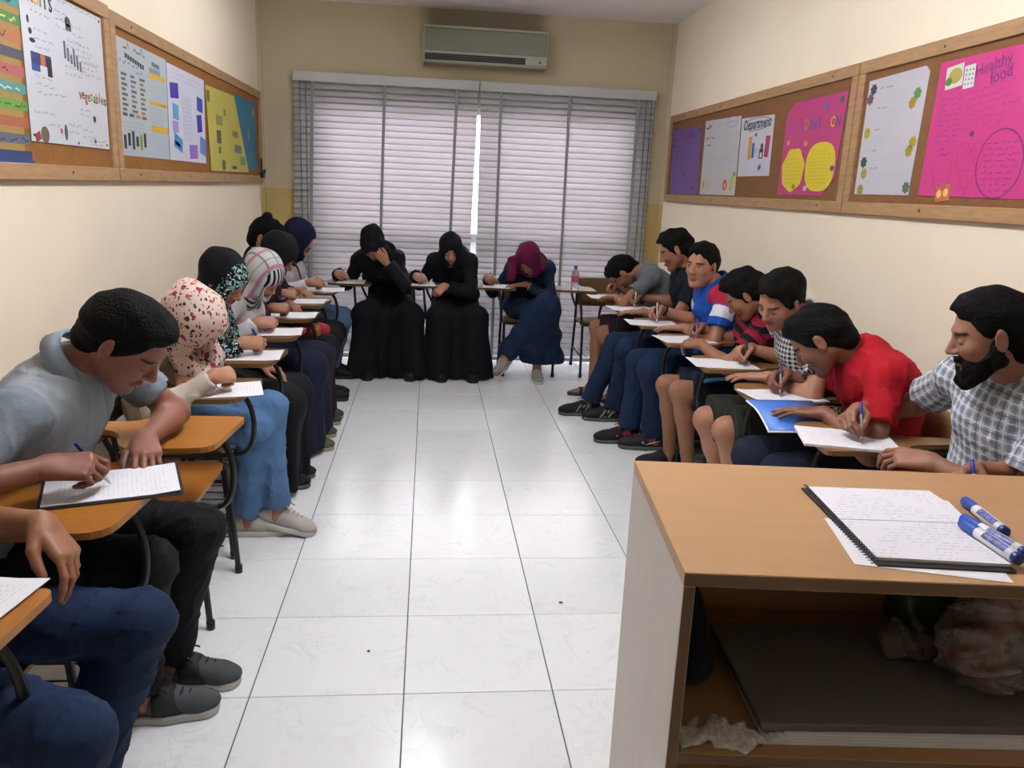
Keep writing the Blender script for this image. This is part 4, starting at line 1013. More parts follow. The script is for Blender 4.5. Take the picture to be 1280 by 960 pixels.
p.ring(.13, .22, .055, .17, '#a82a78', .004); p.scrawl(.08, .15, .16, 2, .04, '#8a2a80', h=.016, w=.003, seed=124, slope=-.2); p.scrawl(.10, .36, .15, 2, .04, '#6a2480', h=.02, w=.004, seed=125)
p.rect(.115, -.02, .20, .10, '#b86a3a', 'sticker', 6); p.oval(.135, .035, .014, .03, '#d8b87a', 'sticker', lay=1); p.oval(.175, .045, .014, .03, '#d8b87a', 'sticker', lay=1); p.oval(.27, .455, .012, .02, '#5a1f60', 'drawing')
p.scrawl(.60, .8, .95, 12, .05, '#7a2f8a', h=.018, w=.003, seed=126)
flush_text()
# black clip on the end of the left board
e = empty('clip', (XL + .02, 6.84, 1.50), 0, 'black clip hooked on the end of the left board frame', 'clip')
BK = mat('black plastic', '#101012', rough=.45)
MB().box(.004, .03, -.05, .02, -.02, .02, .004).build('clip_body', BK, e); MB().box(.008, .02, -.045, -.025, .018, .13, .004).build('lever', BK, e); MB().tube([(.018, .015, .02), (.018, .06, .035), (.018, .075, .03)], [.012, .014, .01], 8).build('knob', BK, e, True)
# ------------------------------------------------------------------ tablet-arm chairs
TZ = .725
def ply(name, col):
    t = NT(name, rough=.38, spec=.45); tc = t.n('TexCoord'); oi = t.n('ObjectInfo')
    mp = t.n('Mapping'); mp.inputs['Scale'].default_value = (3, 26, 8); add = t.n('VectorMath', operation='ADD'); t.l(tc.outputs['Object'], add.inputs[0]); t.l(oi.outputs['Location'], add.inputs[1]); t.l(add.outputs[0], mp.inputs['Vector'])
    n = t.n('TexNoise', Scale=2., Detail=6., Distortion=.6); t.l(mp.outputs[0], n.inputs['Vector'])
    c = t.mix(n.outputs['Fac'], [x * .72 for x in lin(col)], [min(1, x * 1.22) for x in lin(col)])
    s = t.n('TexVoronoi', Scale=55.); t.l(add.outputs[0], s.inputs['Vector'])
    f = t.math('LESS_THAN', s.outputs['Distance'], .09)
    n2 = t.n('TexNoise', Scale=9.); t.l(add.outputs[0], n2.inputs['Vector'])
    c = t.mix(t.math('MULTIPLY', f, t.math('GREATER_THAN', n2.outputs['Fac'], .56)), c, '#3a2412')
    return t.base(c)
PLY_O = ply('orange varnished plywood', '#9c6322'); PLY_B = ply('brown and shaded varnished plywood', '#634723'); PLY_R = ply('tan varnished plywood', '#83603a')  # brown: back row wood, also the shaded copy for the farther left chairs
TUBE = mat('black painted tube', '#0e0f12', rough=.4, spec=.5)
def arc_panel(w, d, th, n=9, bulge=.0, hole=None):
    return
def make_chair(wood):
    root = empty('tablet_arm_chair', (0, 0, 0))
    # seat: rounded, slightly dished plywood
    poly = round_poly([(-.20, -.19), (.20, -.205), (.20, .205), (-.20, .19)], (.03, .06, .06, .03), 5)
    MB().prism(poly, .438, .452).build('seat', wood, root)
    # backrest: curved plywood sheet
    b = MB(); vs = []; n = 11; rows = 5
    for th in (0, .011):
        for j in range(rows):
            v = j / (rows - 1)
            for i in range(n):
                s = -1 + 2 * i / (n - 1); y = s * .195 * (1 - .06 * (abs(2 * v - 1) ** 3)); x = -.215 - .035 * v - .018 * (1 - s * s) - th; z = .53 + .235 * v
                if j in (0, rows - 1): z += (-.012 if j else .012) * abs(s) ** 4
                vs.append((x, y, z))
    m = n * rows; fs = []
    for j in range(rows - 1):
        for i in range(n - 1):
            a = j * n + i; fs += [(a, a + 1, a + n + 1, a + n), (m + a, m + a + n, m + a + n + 1, m + a + 1)]
    for i in range(n - 1): fs += [(i, m + i, m + i + 1, i + 1), (m - n + i, m - n + i + 1, 2 * m - n + i + 1, 2 * m - n + i)]
    for j in range(rows - 1): fs += [(j * n, (j + 1) * n, m + (j + 1) * n, m + j * n), (j * n + n - 1, m + j * n + n - 1, m + (j + 1) * n + n - 1, (j + 1) * n + n - 1)]
    b.add(vs, fs).build('backrest', wood, root, True)
    # tablet: arm strip at the back widening to the writing board
    tp = round_poly([(-.16, -.285), (-.16, -.215), (.04, -.205), (.08, -.135), (.355, -.135), (.33, -.46), (.08, -.475), (.02, -.30)], (.03, .03, .05, .04, .03, .06, .05, .06), 5)
    MB().prism(tp[::-1] if False else tp, TZ - .017, TZ).build('writing_tablet', wood, root)
    r = .011
    for s in (-1, 1):
        MB().tube(smooth_path([(.23, s * .205, .0), (.20, s * .205, .40), (.17, s * .20, .425), (-.17, s * .19, .425)], 5), r, 8).build('leg', TUBE, root, True)
        MB().tube(smooth_path([(-.255, s * .20, .0), (-.195, s * .195, .42), (-.222, s * .188, .55), (-.262, s * .178, .75)], 5), r, 8).build('leg', TUBE, root, True)
        MB().tube([(.215, s * .205, .17), (-.235, s * .197, .17)], .008, 6).build('stretcher', TUBE, root, True)
        for x, y in ((.23, s * .205), (-.255, s * .20)): MB().tube([(x, y, 0), (x, y, .03)], .0145, 8).build('foot_cap', BK, root, True)
    MB().tube([(.17, -.20, .425), (.17, .20, .425)], r, 8).build('crossbar', TUBE, root, True); MB().tube([(-.205, -.195, .40), (-.205, .195, .40)], r, 8).build('crossbar', TUBE, root, True)
    for i in range(5): MB().tube([(-.23, -.16 + i * .08, .168), (.21, -.16 + i * .08, .168)], .003, 5).build('rack_wire', TUBE, root, True)
    MB().tube(smooth_path([(.15, -.20, .43), (.30, -.235, .46), (.335, -.25, .58), (.30, -.26, .69), (.20, -.27, TZ - .026), (.0, -.26, TZ - .028), (-.13, -.25, TZ - .028)], 6), .010, 8).build('tablet_support', TUBE, root, True)
    MB().tube(smooth_path([(-.225, -.19, .52), (-.19, -.235, .62), (-.12, -.25, TZ - .028)], 5), .010, 8).build('arm_post', TUBE, root, True)
    return root
_ch = {}
def chair(x, y, rz, wood, label):
    if wood.name not in _ch: c = _ch[wood.name] = make_chair(wood)
    else: c = copy_tree(_ch[wood.name])
    c.location = (x, y, 0); c.rotation_euler = (0, 0, rz); tag(c, label, 'chair', 'tablet-arm chairs along the walls'); return c
SXL, SXR, SYB = -.98, 1.61, 6.56
OFF = dict(L1=(-.05, .02), E=(.045, 0), L2=(-.03, .02))
LY = dict(L1=1.55, L2=2.12, E=2.72, L3=3.25, L4=3.83, L5=4.40, L6=4.95, L7=5.5, L8=6.1)
RY = dict(R8=1.64, R7=2.15, R6=2.725, R5=3.3, R4=3.9, R3=4.45, R2=5.025, R1=5.6)
BX = dict(B1=-.30, B2=.23, B3=.82, E2=1.46)
WHO = dict(L1='the student in blue jeans whose hand hangs down', L2='the man in the grey polo', L3='the woman in the floral headscarf', L4='the woman in the black and teal headscarf', L5='the woman in the striped headscarf', L6='the woman in black with maroon sleeves', L7='the woman with the hair bun', L8='the woman in the navy headscarf',
    R8='the hidden student beside the bearded man', R7='the bearded man in plaid', R6='the man in the red T-shirt', R5='the boy in the checked shirt', R4='the boy in the red striped shirt', R3='the boy in the blue polo', R2='the man in the dark navy polo', R1='the man in the grey T-shirt',
    B1='the woman in black covering her face', B2='the woman in black with her face showing', B3='the woman in the denim dress')
for k, y in LY.items(): chair(SXL + OFF.get(k, (0, 0))[0], y + OFF.get(k, (0, 0))[1], 0, PLY_O if k in ('L1', 'L2', 'E') else PLY_B, 'empty orange tablet-arm chair beside the man in the grey polo' if k == 'E' else 'tablet-arm chair under ' + WHO[k])  # farther left chairs: their shading is put into the darker plywood colour
for k, y in RY.items(): chair(SXR, y, math.pi, PLY_R, 'tablet-arm chair under ' + WHO[k])
for k, x in BX.items(): chair(x, SYB, -math.pi / 2, PLY_B, 'empty brown tablet-arm chair with a water bottle on it' if k == 'E2' else 'tablet-arm chair under ' + WHO[k])
def place(k):
    if k in LY: return (SXL, LY[k]), 0.
    if k in RY: return (SXR, RY[k]), math.pi
    return (BX[k], SYB), -math.pi / 2
def loc2w(k, p):
    (x, y), r = place(k); c, s = math.cos(r), math.sin(r); return (x + c * p[0] - s * p[1], y + s * p[0] + c * p[1], p[2] if len(p) > 2 else 0), r

# ------------------------------------------------------------------ papers
def sheet_mat():
    t = NT('printed exam sheet', rough=.7, spec=.2); tc = t.n('TexCoord'); sx = t.n('SeparateXYZ'); t.l(tc.outputs['Object'], sx.inputs[0])
    row = t.math('FRACT', t.math('MULTIPLY', sx.outputs['X'], 95.)); ln = t.math('LESS_THAN', row, .30)
    cmb = t.n('CombineXYZ'); t.l(t.math('FLOOR', t.math('MULTIPLY', sx.outputs['X'], 95.)), cmb.inputs[0]); t.l(t.math('MULTIPLY', sx.outputs['Y'], 90.), cmb.inputs[1])
    n = t.n('TexNoise', Scale=1.3, Detail=1.); t.l(cmb.outputs[0], n.inputs['Vector']); wd = t.math('GREATER_THAN', n.outputs['Fac'], .5)
    iy = t.math('LESS_THAN', t.math('ABSOLUTE', sx.outputs['Y']), .082); ix = t.math('LESS_THAN', t.math('ABSOLUTE', sx.outputs['X']), .12)
    f = t.math('MULTIPLY', t.math('MULTIPLY', ln, wd), t.math('MULTIPLY', iy, ix))
    return t.base(t.mix(t.math('MULTIPLY', f, .22), '#e9e9ee', '#6c6f86'))
SHEET = sheet_mat(); PLAIN = mat('plain paper', '#e9e9ee', rough=.7, spec=.2)
def paper(k, x, y, ang, label, w=.21, l=.297, z=TZ, folder=None, stack=.0015, curl=.006):
    p, r = loc2w(k, (x, y, z)); e = empty('exam_paper', p, r + math.radians(ang), label, 'paper')
    z0 = 0.
    if folder:
        MB().box(-l / 2 - .008, l / 2 + .008, -w / 2 - .010, w / 2 + .006, 0, .005, .002).build('folder', folder, e); z0 = .005
    n = 6; vs = []; fs = []
    for t in (0, stack):
        for i in range(n):
            u = -1 + 2 * i / (n - 1)
            for s in (-1, 1): vs.append((u * l / 2, s * w / 2, z0 + .0004 + t + curl * max(0, abs(u) - .6) ** 2 * 4 * (u > 0)))
    m = 2 * n
    for i in range(n - 1): fs += [(2 * i, 2 * i + 1, 2 * i + 3, 2 * i + 2), (m + 2 * i, m + 2 * i + 2, m + 2 * i + 3, m + 2 * i + 1), (2 * i, 2 * i + 2, m + 2 * i + 2, m + 2 * i), (2 * i + 1, m + 2 * i + 1, m + 2 * i + 3, 2 * i + 3)]
    fs += [(0, m, m + 1, 1), (2 * n - 2, 2 * n - 1, m + 2 * n - 1, m + 2 * n - 2)]
    MB().add(vs, fs).build('sheet', SHEET, e, False)
    return e
BLKF = mat('black card', '#141417', rough=.5)
paper('L1', .12, -.17, -8, 'exam paper on the tablet in front of the dangling hand')
paper('L2', .215, -.165, 20, 'exam paper on a black folder under the writing hand of the grey polo man', folder=BLKF)
paper('L3', .235, -.335, 14, 'exam paper under the white pen of the floral headscarf woman')
for k, x, y, a in (('L4', .20, -.30, 4), ('L5', .20, -.29, 6), ('L6', .20, -.30, 3), ('L7', .18, -.28, 2), ('L8', .24, -.28, 5), ('B1', .22, -.29, 0), ('B2', .23, -.28, 3), ('B3', .22, -.28, -4), ('R5', .23, -.27, -4), ('R4', .22, -.28, 5), ('R3', .26, -.26, -3), ('R2', .24, -.28, 4), ('R1', .27, -.27, 0), ('R8', .22, -.28, 0)):
    paper(k, x, y, a, 'exam paper on the tablet of ' + WHO[k])
paper('R7', .235, -.245, -16, 'thick exam paper pad under the hands of the bearded man', stack=.008, curl=.0)
paper('R6', .20, -.25, 8, 'exam paper sticking out under the hands of the red T-shirt man')
# blue folder hanging over the tablet edge of the red T-shirt man
p_, r_ = loc2w('R6', (.25, -.06, TZ)); e = empty('folder', p_, r_, 'bright blue plastic folder sticking out under the left hand in red shirt', 'folder')
vs = []; n = 10
for t in (0, .004):
    for i in range(n):
        u = i / (n - 1)
        for x in (-.13, .13): vs.append((x + .02 * u, -.10 + .27 * u, .003 + t - .085 * max(0, u - .35) ** 1.6))
m = 2 * n; fs = []
for i in range(n - 1): fs += [(2 * i, 2 * i + 1, 2 * i + 3, 2 * i + 2), (m + 2 * i, m + 2 * i + 2, m + 2 * i + 3, m + 2 * i + 1), (2 * i, 2 * i + 2, m + 2 * i + 2, m + 2 * i), (2 * i + 1, m + 2 * i + 1, m + 2 * i + 3, 2 * i + 3)]
fs += [(0, m, m + 1, 1), (2 * n - 2, 2 * n - 1, m + 2 * n - 1, m + 2 * n - 2)]
MB().add(vs, fs).build('cover', mat('blue plastic cover', '#3f78d0', rough=.35), e, True)
MB().add([(x + .006, y + .004, z - .002) for x, y, z in vs], fs).build('inner_sheets', PLAIN, e, True)
# small blue booklet on the lap of the boy in the striped shirt
p_, r_ = loc2w('R4', (.16, .14, .60)); e = empty('booklet', p_, r_ + .15, 'small light blue booklet lying on the navy shorts', 'booklet')
e.rotation_euler = (math.radians(28), math.radians(4), r_ + .1)
MB().box(-.09, .09, -.055, .055, 0, .004, .001).build('cover', mat('light blue cover', '#4aa3cf', rough=.4), e)
MB().box(-.06, .06, -.01, .045, .004, .0046).build('cover_picture', mat('booklet picture', '#c9975a', rough=.5, noise=.6, nscale=30), e)
MB().box(-.085, .085, -.05, -.03, .004, .0046).build('cover_title', mat('booklet title', '#bfe0ee', rough=.5), e)

# water bottle on the empty chair at the back
p_, r_ = loc2w('E2', (.26, -.30, TZ)); e = empty('water_bottle', p_, 0, 'small plastic water bottle with a blue cap and red label', 'bottle')
MB().lathe([(.026, 0), (.031, .004), (.031, .045), (.029, .05), (.031, .055), (.031, .115), (.027, .135), (.013, .16), (.012, .17)], n=16).build('bottle_body', mat('clear plastic', '#dfe9f5', rough=.08, trans=.75, spec=.5), e, True)
MB().lathe([(.0318, .06), (.0320, .061), (.0320, .110), (.0318, .111)], n=16).build('label', mat('bottle label', '#b9586a', rough=.5, noise=.5, nscale=50), e, True)
MB().lathe([(.0145, .166), (.0150, .168), (.0150, .186), (.013, .188)], n=14).build('cap', mat('blue cap', '#2456b0', rough=.4), e, True)

# ------------------------------------------------------------------ teacher's desk
DA = math.radians(-5.7); DH = .95
desk = empty('desk', (.379, 1.038, 0), DA, 'light wood teacher desk with an open shelf', 'desk')
DW, DD = .92, .497
def deskwood(name, col, sc=(1.2, 14, 14)):
    t = NT(name, rough=.42, spec=.4); tc = t.n('TexCoord'); mp = t.n('Mapping'); mp.inputs['Scale'].default_value = sc; t.l(tc.outputs['Object'], mp.inputs['Vector'])
    n = t.n('TexNoise', Scale=2.2, Detail=5., Distortion=.4); t.l(mp.outputs[0], n.inputs['Vector'])
    return t.base(t.mix(n.outputs['Fac'], [x * .90 for x in lin(col)], [min(1, x * 1.08) for x in lin(col)]))
DWOOD = deskwood('beech laminate', '#b08a62'); DSIDE = deskwood('pale side laminate', '#c4b9b1', (14, 14, 1.)); DEDGE = deskwood('edge band', '#6a4e34')
MB().box(0, DW, 0, DD, DH - .022, DH, .0015).build('desk_top', DWOOD, desk)
MB().box(.001, DW - .001, -.0008, .0, DH - .0205, DH - .0015).build('edge_strip', DEDGE, desk)
for x0 in (0, DW - .02):
    o = MB().box(x0, x0 + .018, .0, DD, 0, DH - .022, .001).build('side_panel', DSIDE, desk)
    MB().box(x0 + .001, x0 + .017, -.0008, 0, .002, DH - .023).build('edge_strip', DEDGE, o)
MB().box(.018, DW - .02, DD - .03, DD - .012, .05, DH - .022).build('back_panel', DWOOD, desk)
o = MB().box(.018, DW - .02, .004, DD - .03, .625, .643, .001).build('shelf', DWOOD, desk)
MB().box(.018, DW - .02, .0032, .004, .626, .642).build('edge_strip', DEDGE, o)
MB().box(.018, DW - .02, .004, DD - .03, .06, .078, .001).build('bottom_shelf', DWOOD, desk)
def dl(x, y): c, s = math.cos(DA), math.sin(DA); return (.379 + c * x - s * y, 1.038 + s * x + c * y)
# things inside
def d_item(name, x, y, z, rz, label, cat): a = dl(x, y); return empty(name, (a[0], a[1], z), DA + rz, label, cat)
e = d_item('foam_board', .53, .215, .643, .03, 'large flat grey-white board lying on the desk shelf', 'board')
MB().box(-.375, .365, -.155, .155, .012, .026, .002).build('board_sheet', mat('grey board', '#6f6b66', rough=.8, noise=.04), e)
e = d_item('paper_stack', .53, .205, .643, .02, 'stack of loose white paper under the grey board', 'paper')
for i in range(4): MB().box(-.37 + .012 * i, .33 + .012 * i, -.165 + .004 * i, .13, .0005 + .0029 * i, .003 + .0029 * i).build('sheet', PLAIN, e)
e = d_item('lace_cloth', .075, .045, .643, .0, 'crumpled white lace cloth at the front of the desk shelf', 'cloth')
blob('cloth', [RC((-.045, 0, .004), (.06, .0, .004), .007, .008, .02, lat=(0, 1, 0), sc=3.4), RC((.02, .02, .004), (.085, -.01, .004), .006, .006, .02, lat=(0, 1, 0), sc=2.4)], .004, mat('lace cloth', '#c9c6c2', rough=.9, noise=.35, nscale=120), e, disp=wrinkle(4, 190, .003), cuts=[((0, 0, .0006), (0, 0, -1))])
PLB = mat('clear bag film', '#a0948f', rough=.18, spec=.7, noise=.3, nscale=22, bump=.9, bscale=55, alpha=.55)
e = d_item('plastic_bag', .60, .20, .669, .5, 'clear plastic bag with red contents on the desk shelf', 'bag')
blob('bag_film', [EL((0, 0, .07), (.10, .075, .075), None, .04), EL((.02, 0, .15), (.06, .05, .06), None, .05), RC((.02, 0, .15), (.05, .02, .215), .04, .02, .04)], .006, PLB, e, disp=wrinkle(9, 130, .008), cuts=[((0, 0, .0006), (0, 0, -1))])
blob('bag_contents', [EL((.03, .0, .150), (.045, .04, .035), None, .03), EL((.055, .02, .09), (.03, .04, .06), None, .03), EL((-.03, 0, .05), (.045, .045, .04), None, .02)], .006, mat('red wrapper', '#8f2a22', rough=.4, noise=.5, nscale=25), e, disp=wrinkle(10, 85, .005))
e = d_item('plastic_bag', .49, .27, .669, .3, 'small crumpled clear packet on the desk shelf', 'bag')
blob('packet', [EL((0, 0, .03), (.055, .04, .03), None, .03), EL((.06, .0, .022), (.05, .035, .02), None, .03)], .005, PLB, e, disp=wrinkle(12, 170, .007), cuts=[((0, 0, .0006), (0, 0, -1))])
e = d_item('dark_bag', .57, .345, .669, .0, 'dark green folded bag at the back of the desk shelf', 'bag')
blob('bag_body', [RC((-.03, 0, .05), (-.02, 0, .20), .05, .035, .03, lat=(1, 0, 0), sc=1.3), RC((.05, .0, .05), (.045, 0, .17), .045, .03, .03)], .006, mat('dark green plastic', '#2b3529', rough=.45), e, disp=wrinkle(14, 70, .006), cuts=[((0, 0, .0006), (0, 0, -1))])
e = d_item('blue_cloth', .07, .25, .643, .0, 'dark blue cloth bundle at the back of the desk shelf', 'cloth')
blob('bundle', [EL((0, 0, .05), (.045, .12, .05), None, .04), EL((0, .06, .10), (.042, .08, .06), None, .04)], .007, mat('dark navy cloth', '#151a2c', rough=.95), e, disp=wrinkle(16, 60, .006), cuts=[((0, 0, .0006), (0, 0, -1))])
# notebook, loose sheet and markers on the desk
def quad_sheet(b, pts, z0, z1): return b.prism(pts, z0, z1)
nb = empty('notebook', (.79, 1.19, DH), 0, 'open spiral notebook with handwritten pages and black cover on the desk', 'notebook')
o_ = (.79, 1.19); rel = lambda L: [(x - o_[0], y - o_[1]) for x, y in L]
def gridm():
    t = NT('handwritten page', rough=.7, spec=.2); tc = t.n('TexCoord'); mp = t.n('Mapping'); mp.inputs['Rotation'].default_value = (0, 0, .1); t.l(tc.outputs['Object'], mp.inputs['Vector']); sx = t.n('SeparateXYZ'); t.l(mp.outputs[0], sx.inputs[0])
    row = t.math('FRACT', t.math('MULTIPLY', sx.outputs['Y'], 85.)); ln = t.math('LESS_THAN', row, .28)
    cmb = t.n('CombineXYZ'); t.l(t.math('FLOOR', t.math('MULTIPLY', sx.outputs['Y'], 85.)), cmb.inputs[1]); t.l(t.math('MULTIPLY', sx.outputs['X'], 120.), cmb.inputs[0])
    n = t.n('TexNoise', Scale=1.1, Detail=2.); t.l(cmb.outputs[0], n.inputs['Vector']); n2 = t.n('TexNoise', Scale=14.); t.l(tc.outputs['Object'], n2.inputs['Vector'])
    f = t.math('MULTIPLY', t.math('MULTIPLY', ln, t.math('GREATER_THAN', n.outputs['Fac'], .5)), t.math('GREATER_THAN', n2.outputs['Fac'], .46))
    return t.base(t.mix(t.math('MULTIPLY', f, .30), '#e6e5ee', '#6a6c86'))
PAGE = gridm()
MB().prism(rel([(.683, 1.052), (.890, 1.026), (.955, 1.30), (.952, 1.352), (.712, 1.372)]), .0012, .0036).build('cover', BLKF, nb)
MB().prism(rel([(.690, 1.068), (.893, 1.041), (.958, 1.296), (.951, 1.300), (.953, 1.347), (.722, 1.366)]), .0036, .0085).build('page_block', PAGE, nb)
MB().prism(rel([(.705, 1.2125), (.93, 1.1935), (.93, 1.195), (.705, 1.214)]), .0085, .0088).build('ruled_line', ink('#8a8ca0'), nb)
b = MB()
for i in range(34):
    t = i / 33; x, y = .682 + (.716 - .682) * t - o_[0], 1.062 + (1.368 - 1.062) * t - o_[1]
    ring_ = [(x + .006 * math.cos(a), y, .0062 + .0052 * math.sin(a)) for a in np.linspace(-2.2, 2.2, 7)]; b.tube(ring_, .0009, 4)
b.build('spiral_wire', mat('dark wire', '#24262c', rough=.4, metal=.6), nb)
e = empty('loose_sheet', (.79, 1.19, DH), 0, 'loose white sheet sticking out under the notebook', 'paper')
MB().prism(rel([(.651, 1.060), (.863, .996), (.93, 1.20), (.690, 1.235)]), .0003, .0010).build('sheet', PLAIN, e)
def marker(p, q, label):
    d = unit(V((q[0] - p[0], q[1] - p[1], 0))); L = .142; r = .0098; e = empty('marker', (p[0], p[1], DH + r + .0002), 0, label, 'marker', 'whiteboard markers on the desk')
    P = lambda t: d * t
    MB().tube([P(.040), P(.042), P(.132), P(.134)], [r * .85, r, r, r * .85], 14).build('barrel', mat('white marker barrel', '#e2e2e6', rough=.3), e, True)
    MB().tube([P(0), P(.002), P(.038), P(.042)], [r * .75, r * .98, r * 1.02, r * 1.02], 14).build('cap', mat('blue marker cap', '#1f49a8', rough=.35), e, True)
    MB().tube([P(.131), P(.133), P(L - .002), P(L)], [r, r * 1.02, r * 1.0, r * .8], 14).build('end_plug', mat('blue marker plug', '#15337c', rough=.35), e, True)
    s = np.cross(d, (0, 0, 1)); vs = []
    for t in (.062, .118):
        for a in np.linspace(.2, 1.5, 6): vs.append(P(t) + (s * math.cos(a) + V((0, 0, 1)) * math.sin(a)) * (r + .0003))
    MB().add(vs, [(i, i + 1, 7 + i, 6 + i) for i in range(5)]).build('print', mat('marker print', '#5a62a0', rough=.4, noise=.8, nscale=160), e)
marker((.988, 1.292), (.964, 1.150), 'blue whiteboard marker lying apart from the notebook')
marker((.930, 1.213), (.940, 1.070), 'blue whiteboard marker in the middle of the three')
marker((.902, 1.176), (.898, 1.030), 'blue whiteboard marker overlapping the notebook page')
for o in bpy.data.objects:
    if o.name.startswith('marker') and o.get('label', '').endswith('page'): o.location.z += .0086
# small specks of dirt on the floor
for k, (x, y) in enumerate(((.51, 2.66), (-.17, 2.36))):
    e = empty('floor_crumb', (x, y, 0), 0, 'dark crumb on the white tiles by the desk' if k == 0 else 'tiny grey crumb on the white tiles in the aisle', 'crumb')
    blob('crumb', [EL((0, 0, .003), (.008 - .003 * k, .004, .004), None, .003)], .0015, mat('crumb', '#4a4743', rough=.9), e, cuts=[((0, 0, .0004), (0, 0, -1))])
# ------------------------------------------------------------------ garment materials
def weave_mat(name, fn, rough=.85):
    t = NT(name, rough=rough, spec=.2); a = t.n('Attribute', attribute_name='weave'); sx = t.n('SeparateXYZ'); t.l(a.outputs['Vector'], sx.inputs[0])
    c = fn(t, sx.outputs['X'], sx.outputs['Y'], sx.outputs['Z'])
    tc = t.n('TexCoord'); n = t.n('TexNoise', Scale=50., Detail=3.); t.l(tc.outputs['Object'], n.inputs['Vector']); bp = t.n('Bump', Strength=.3, Distance=.01); t.l(n.outputs['Fac'], bp.inputs['Height']); t.l(bp.outputs['Normal'], t.b.inputs['Normal'])
    return t.base(c)
def band(t, x, per, lo, hi, ph=0.):
    f = t.math('FRACT', t.math('MULTIPLY_ADD', x, 1 / per, 10 + ph)); return t.math('MULTIPLY', t.math('GREATER_THAN', f, lo), t.math('LESS_THAN', f, hi))
def plaid(t, u, v, z):
    c = t.mix(band(t, u, .029, 0, .42), '#aab1bb', '#858c98'); c2 = t.mix(t.math('MULTIPLY', band(t, v, .029, 0, .42), .55), c, '#747b87')
    w = t.math('MAXIMUM', band(t, u, .029, .62, .76), band(t, v, .029, .62, .76)); c3 = t.mix(t.math('MULTIPLY', w, .8), c2, '#d6d9de')
    d = t.math('MAXIMUM', band(t, u, .058, .10, .15), band(t, v, .058, .10, .15)); return t.mix(t.math('MULTIPLY', d, .6), c3, '#3d434e')
def gingham(t, u, v, z):
    a, b = band(t, u, .020, 0, .5), band(t, v, .020, 0, .5); s = t.math('MULTIPLY', t.math('ADD', a, b), .5); return t.mix(s, '#c9c9cc', '#15161b')
def redblack(t, u, v, z):
    c = t.mix(band(t, v, .062, .0, .52), '#8d1a33', '#121216'); return t.mix(t.math('MULTIPLY', band(t, u, .012, 0, .5), .25), c, '#16141a')
def raglan(t, u, v, z):
    l = t.math('LESS_THAN', v, .0); arm = t.math('GREATER_THAN', z, .5)
    yoke = t.math('MULTIPLY', t.math('SUBTRACT', 1., arm), t.math('MULTIPLY', t.math('GREATER_THAN', t.math('ABSOLUTE', u), .135), t.math('GREATER_THAN', v, .40)))
    red = t.math('MAXIMUM', yoke, t.math('MULTIPLY', arm, t.math('GREATER_THAN', v, -.055))); wht = t.math('MULTIPLY', arm, t.math('MULTIPLY', t.math('LESS_THAN', v, -.055), t.math('GREATER_THAN', v, -.13)))
    return t.mix(wht, t.mix(red, '#1d50a8', '#a5203a'), '#cfd3dc')
def polo_panel(t, u, v, z):
    arm = t.math('GREATER_THAN', z, .5); mid = t.math('LESS_THAN', t.math('ABSOLUTE', u), .085); return t.mix(t.math('MULTIPLY', mid, t.math('SUBTRACT', 1., arm)), '#77818c', '#8f969c')
def scatter_mat(name, base, spots, rough=.85, mask=None):
    """printed fabric: spots = (scale, threshold, colour, stretch, distortion) layers"""
    t = NT(name, rough=rough, spec=.2); tc = t.n('TexCoord'); c = None
    n0 = t.n('TexNoise', Scale=9.); t.l(tc.outputs['Object'], n0.inputs['Vector']); c = t.mix(n0.outputs['Fac'], [x * .85 for x in lin(base)], [min(1, x * 1.1) for x in lin(base)])
    for k, (sc, th, col, st, ds) in enumerate(spots):
        mp = t.n('Mapping'); mp.inputs['Scale'].default_value = st; mp.inputs['Location'].default_value = (k * 1.7, k * .9, k * .4); mp.inputs['Rotation'].default_value = (.5 * k, .8 * k, .6 * k); t.l(tc.outputs['Object'], mp.inputs['Vector'])
        if ds:
            nn = t.n('TexNoise', Scale=30.); t.l(mp.outputs[0], nn.inputs['Vector']); ad = t.n('VectorMath', operation='MULTIPLY_ADD'); t.l(nn.outputs['Color'], ad.inputs[0]); ad.inputs[1].default_value = (ds,) * 3; t.l(mp.outputs[0], ad.inputs[2]); src = ad.outputs[0]
        else: src = mp.outputs[0]
        vo = t.n('TexVoronoi', Scale=sc); t.l(src, vo.inputs['Vector'])
        f = t.math('LESS_THAN', vo.outputs['Distance'], th)
        if mask is not None:
            sx = t.n('VectorMath', operation='DOT_PRODUCT'); t.l(tc.outputs['Object'], sx.inputs[0]); sx.inputs[1].default_value = tuple(mask[1]); f = t.math('MULTIPLY', f, t.math('GREATER_THAN', sx.outputs['Value'], float(mask[0] @ mask[1])))
        c = t.mix(f, c, col)
    n = t.n('TexNoise', Scale=40., Detail=3.); t.l(tc.outputs['Object'], n.inputs['Vector']); bp = t.n('Bump', Strength=.3, Distance=.01); t.l(n.outputs['Fac'], bp.inputs['Height']); t.l(bp.outputs['Normal'], t.b.inputs['Normal'])
    return t.base(c)
PLAID = weave_mat('grey white plaid cotton', plaid); GING = weave_mat('black white checked cotton', gingham); REDB = weave_mat('red black striped cotton', redblack); RAG = weave_mat('blue polo with red and white shoulders', raglan); POLO = weave_mat('two tone grey polo', polo_panel)
FLORAL = scatter_mat('floral print fabric', '#d2bab0', [(34, .25, '#3c332e', (1, 2.4, 1), .03), (32, .25, '#4a4038', (2.4, 1, 1), .03), (30, .20, '#6f7a68', (1, 1, 2.2), .03), (19, .24, '#8f2f4f', (1, 1, 1), .03), (18, .17, '#b0574a', (1, 1, 1), .05)])
TEALP = [(60, .42, '#6f9a98', (1, 1, 1), .05), (75, .30, '#c6d2cf', (1, 1, 1), .04)]
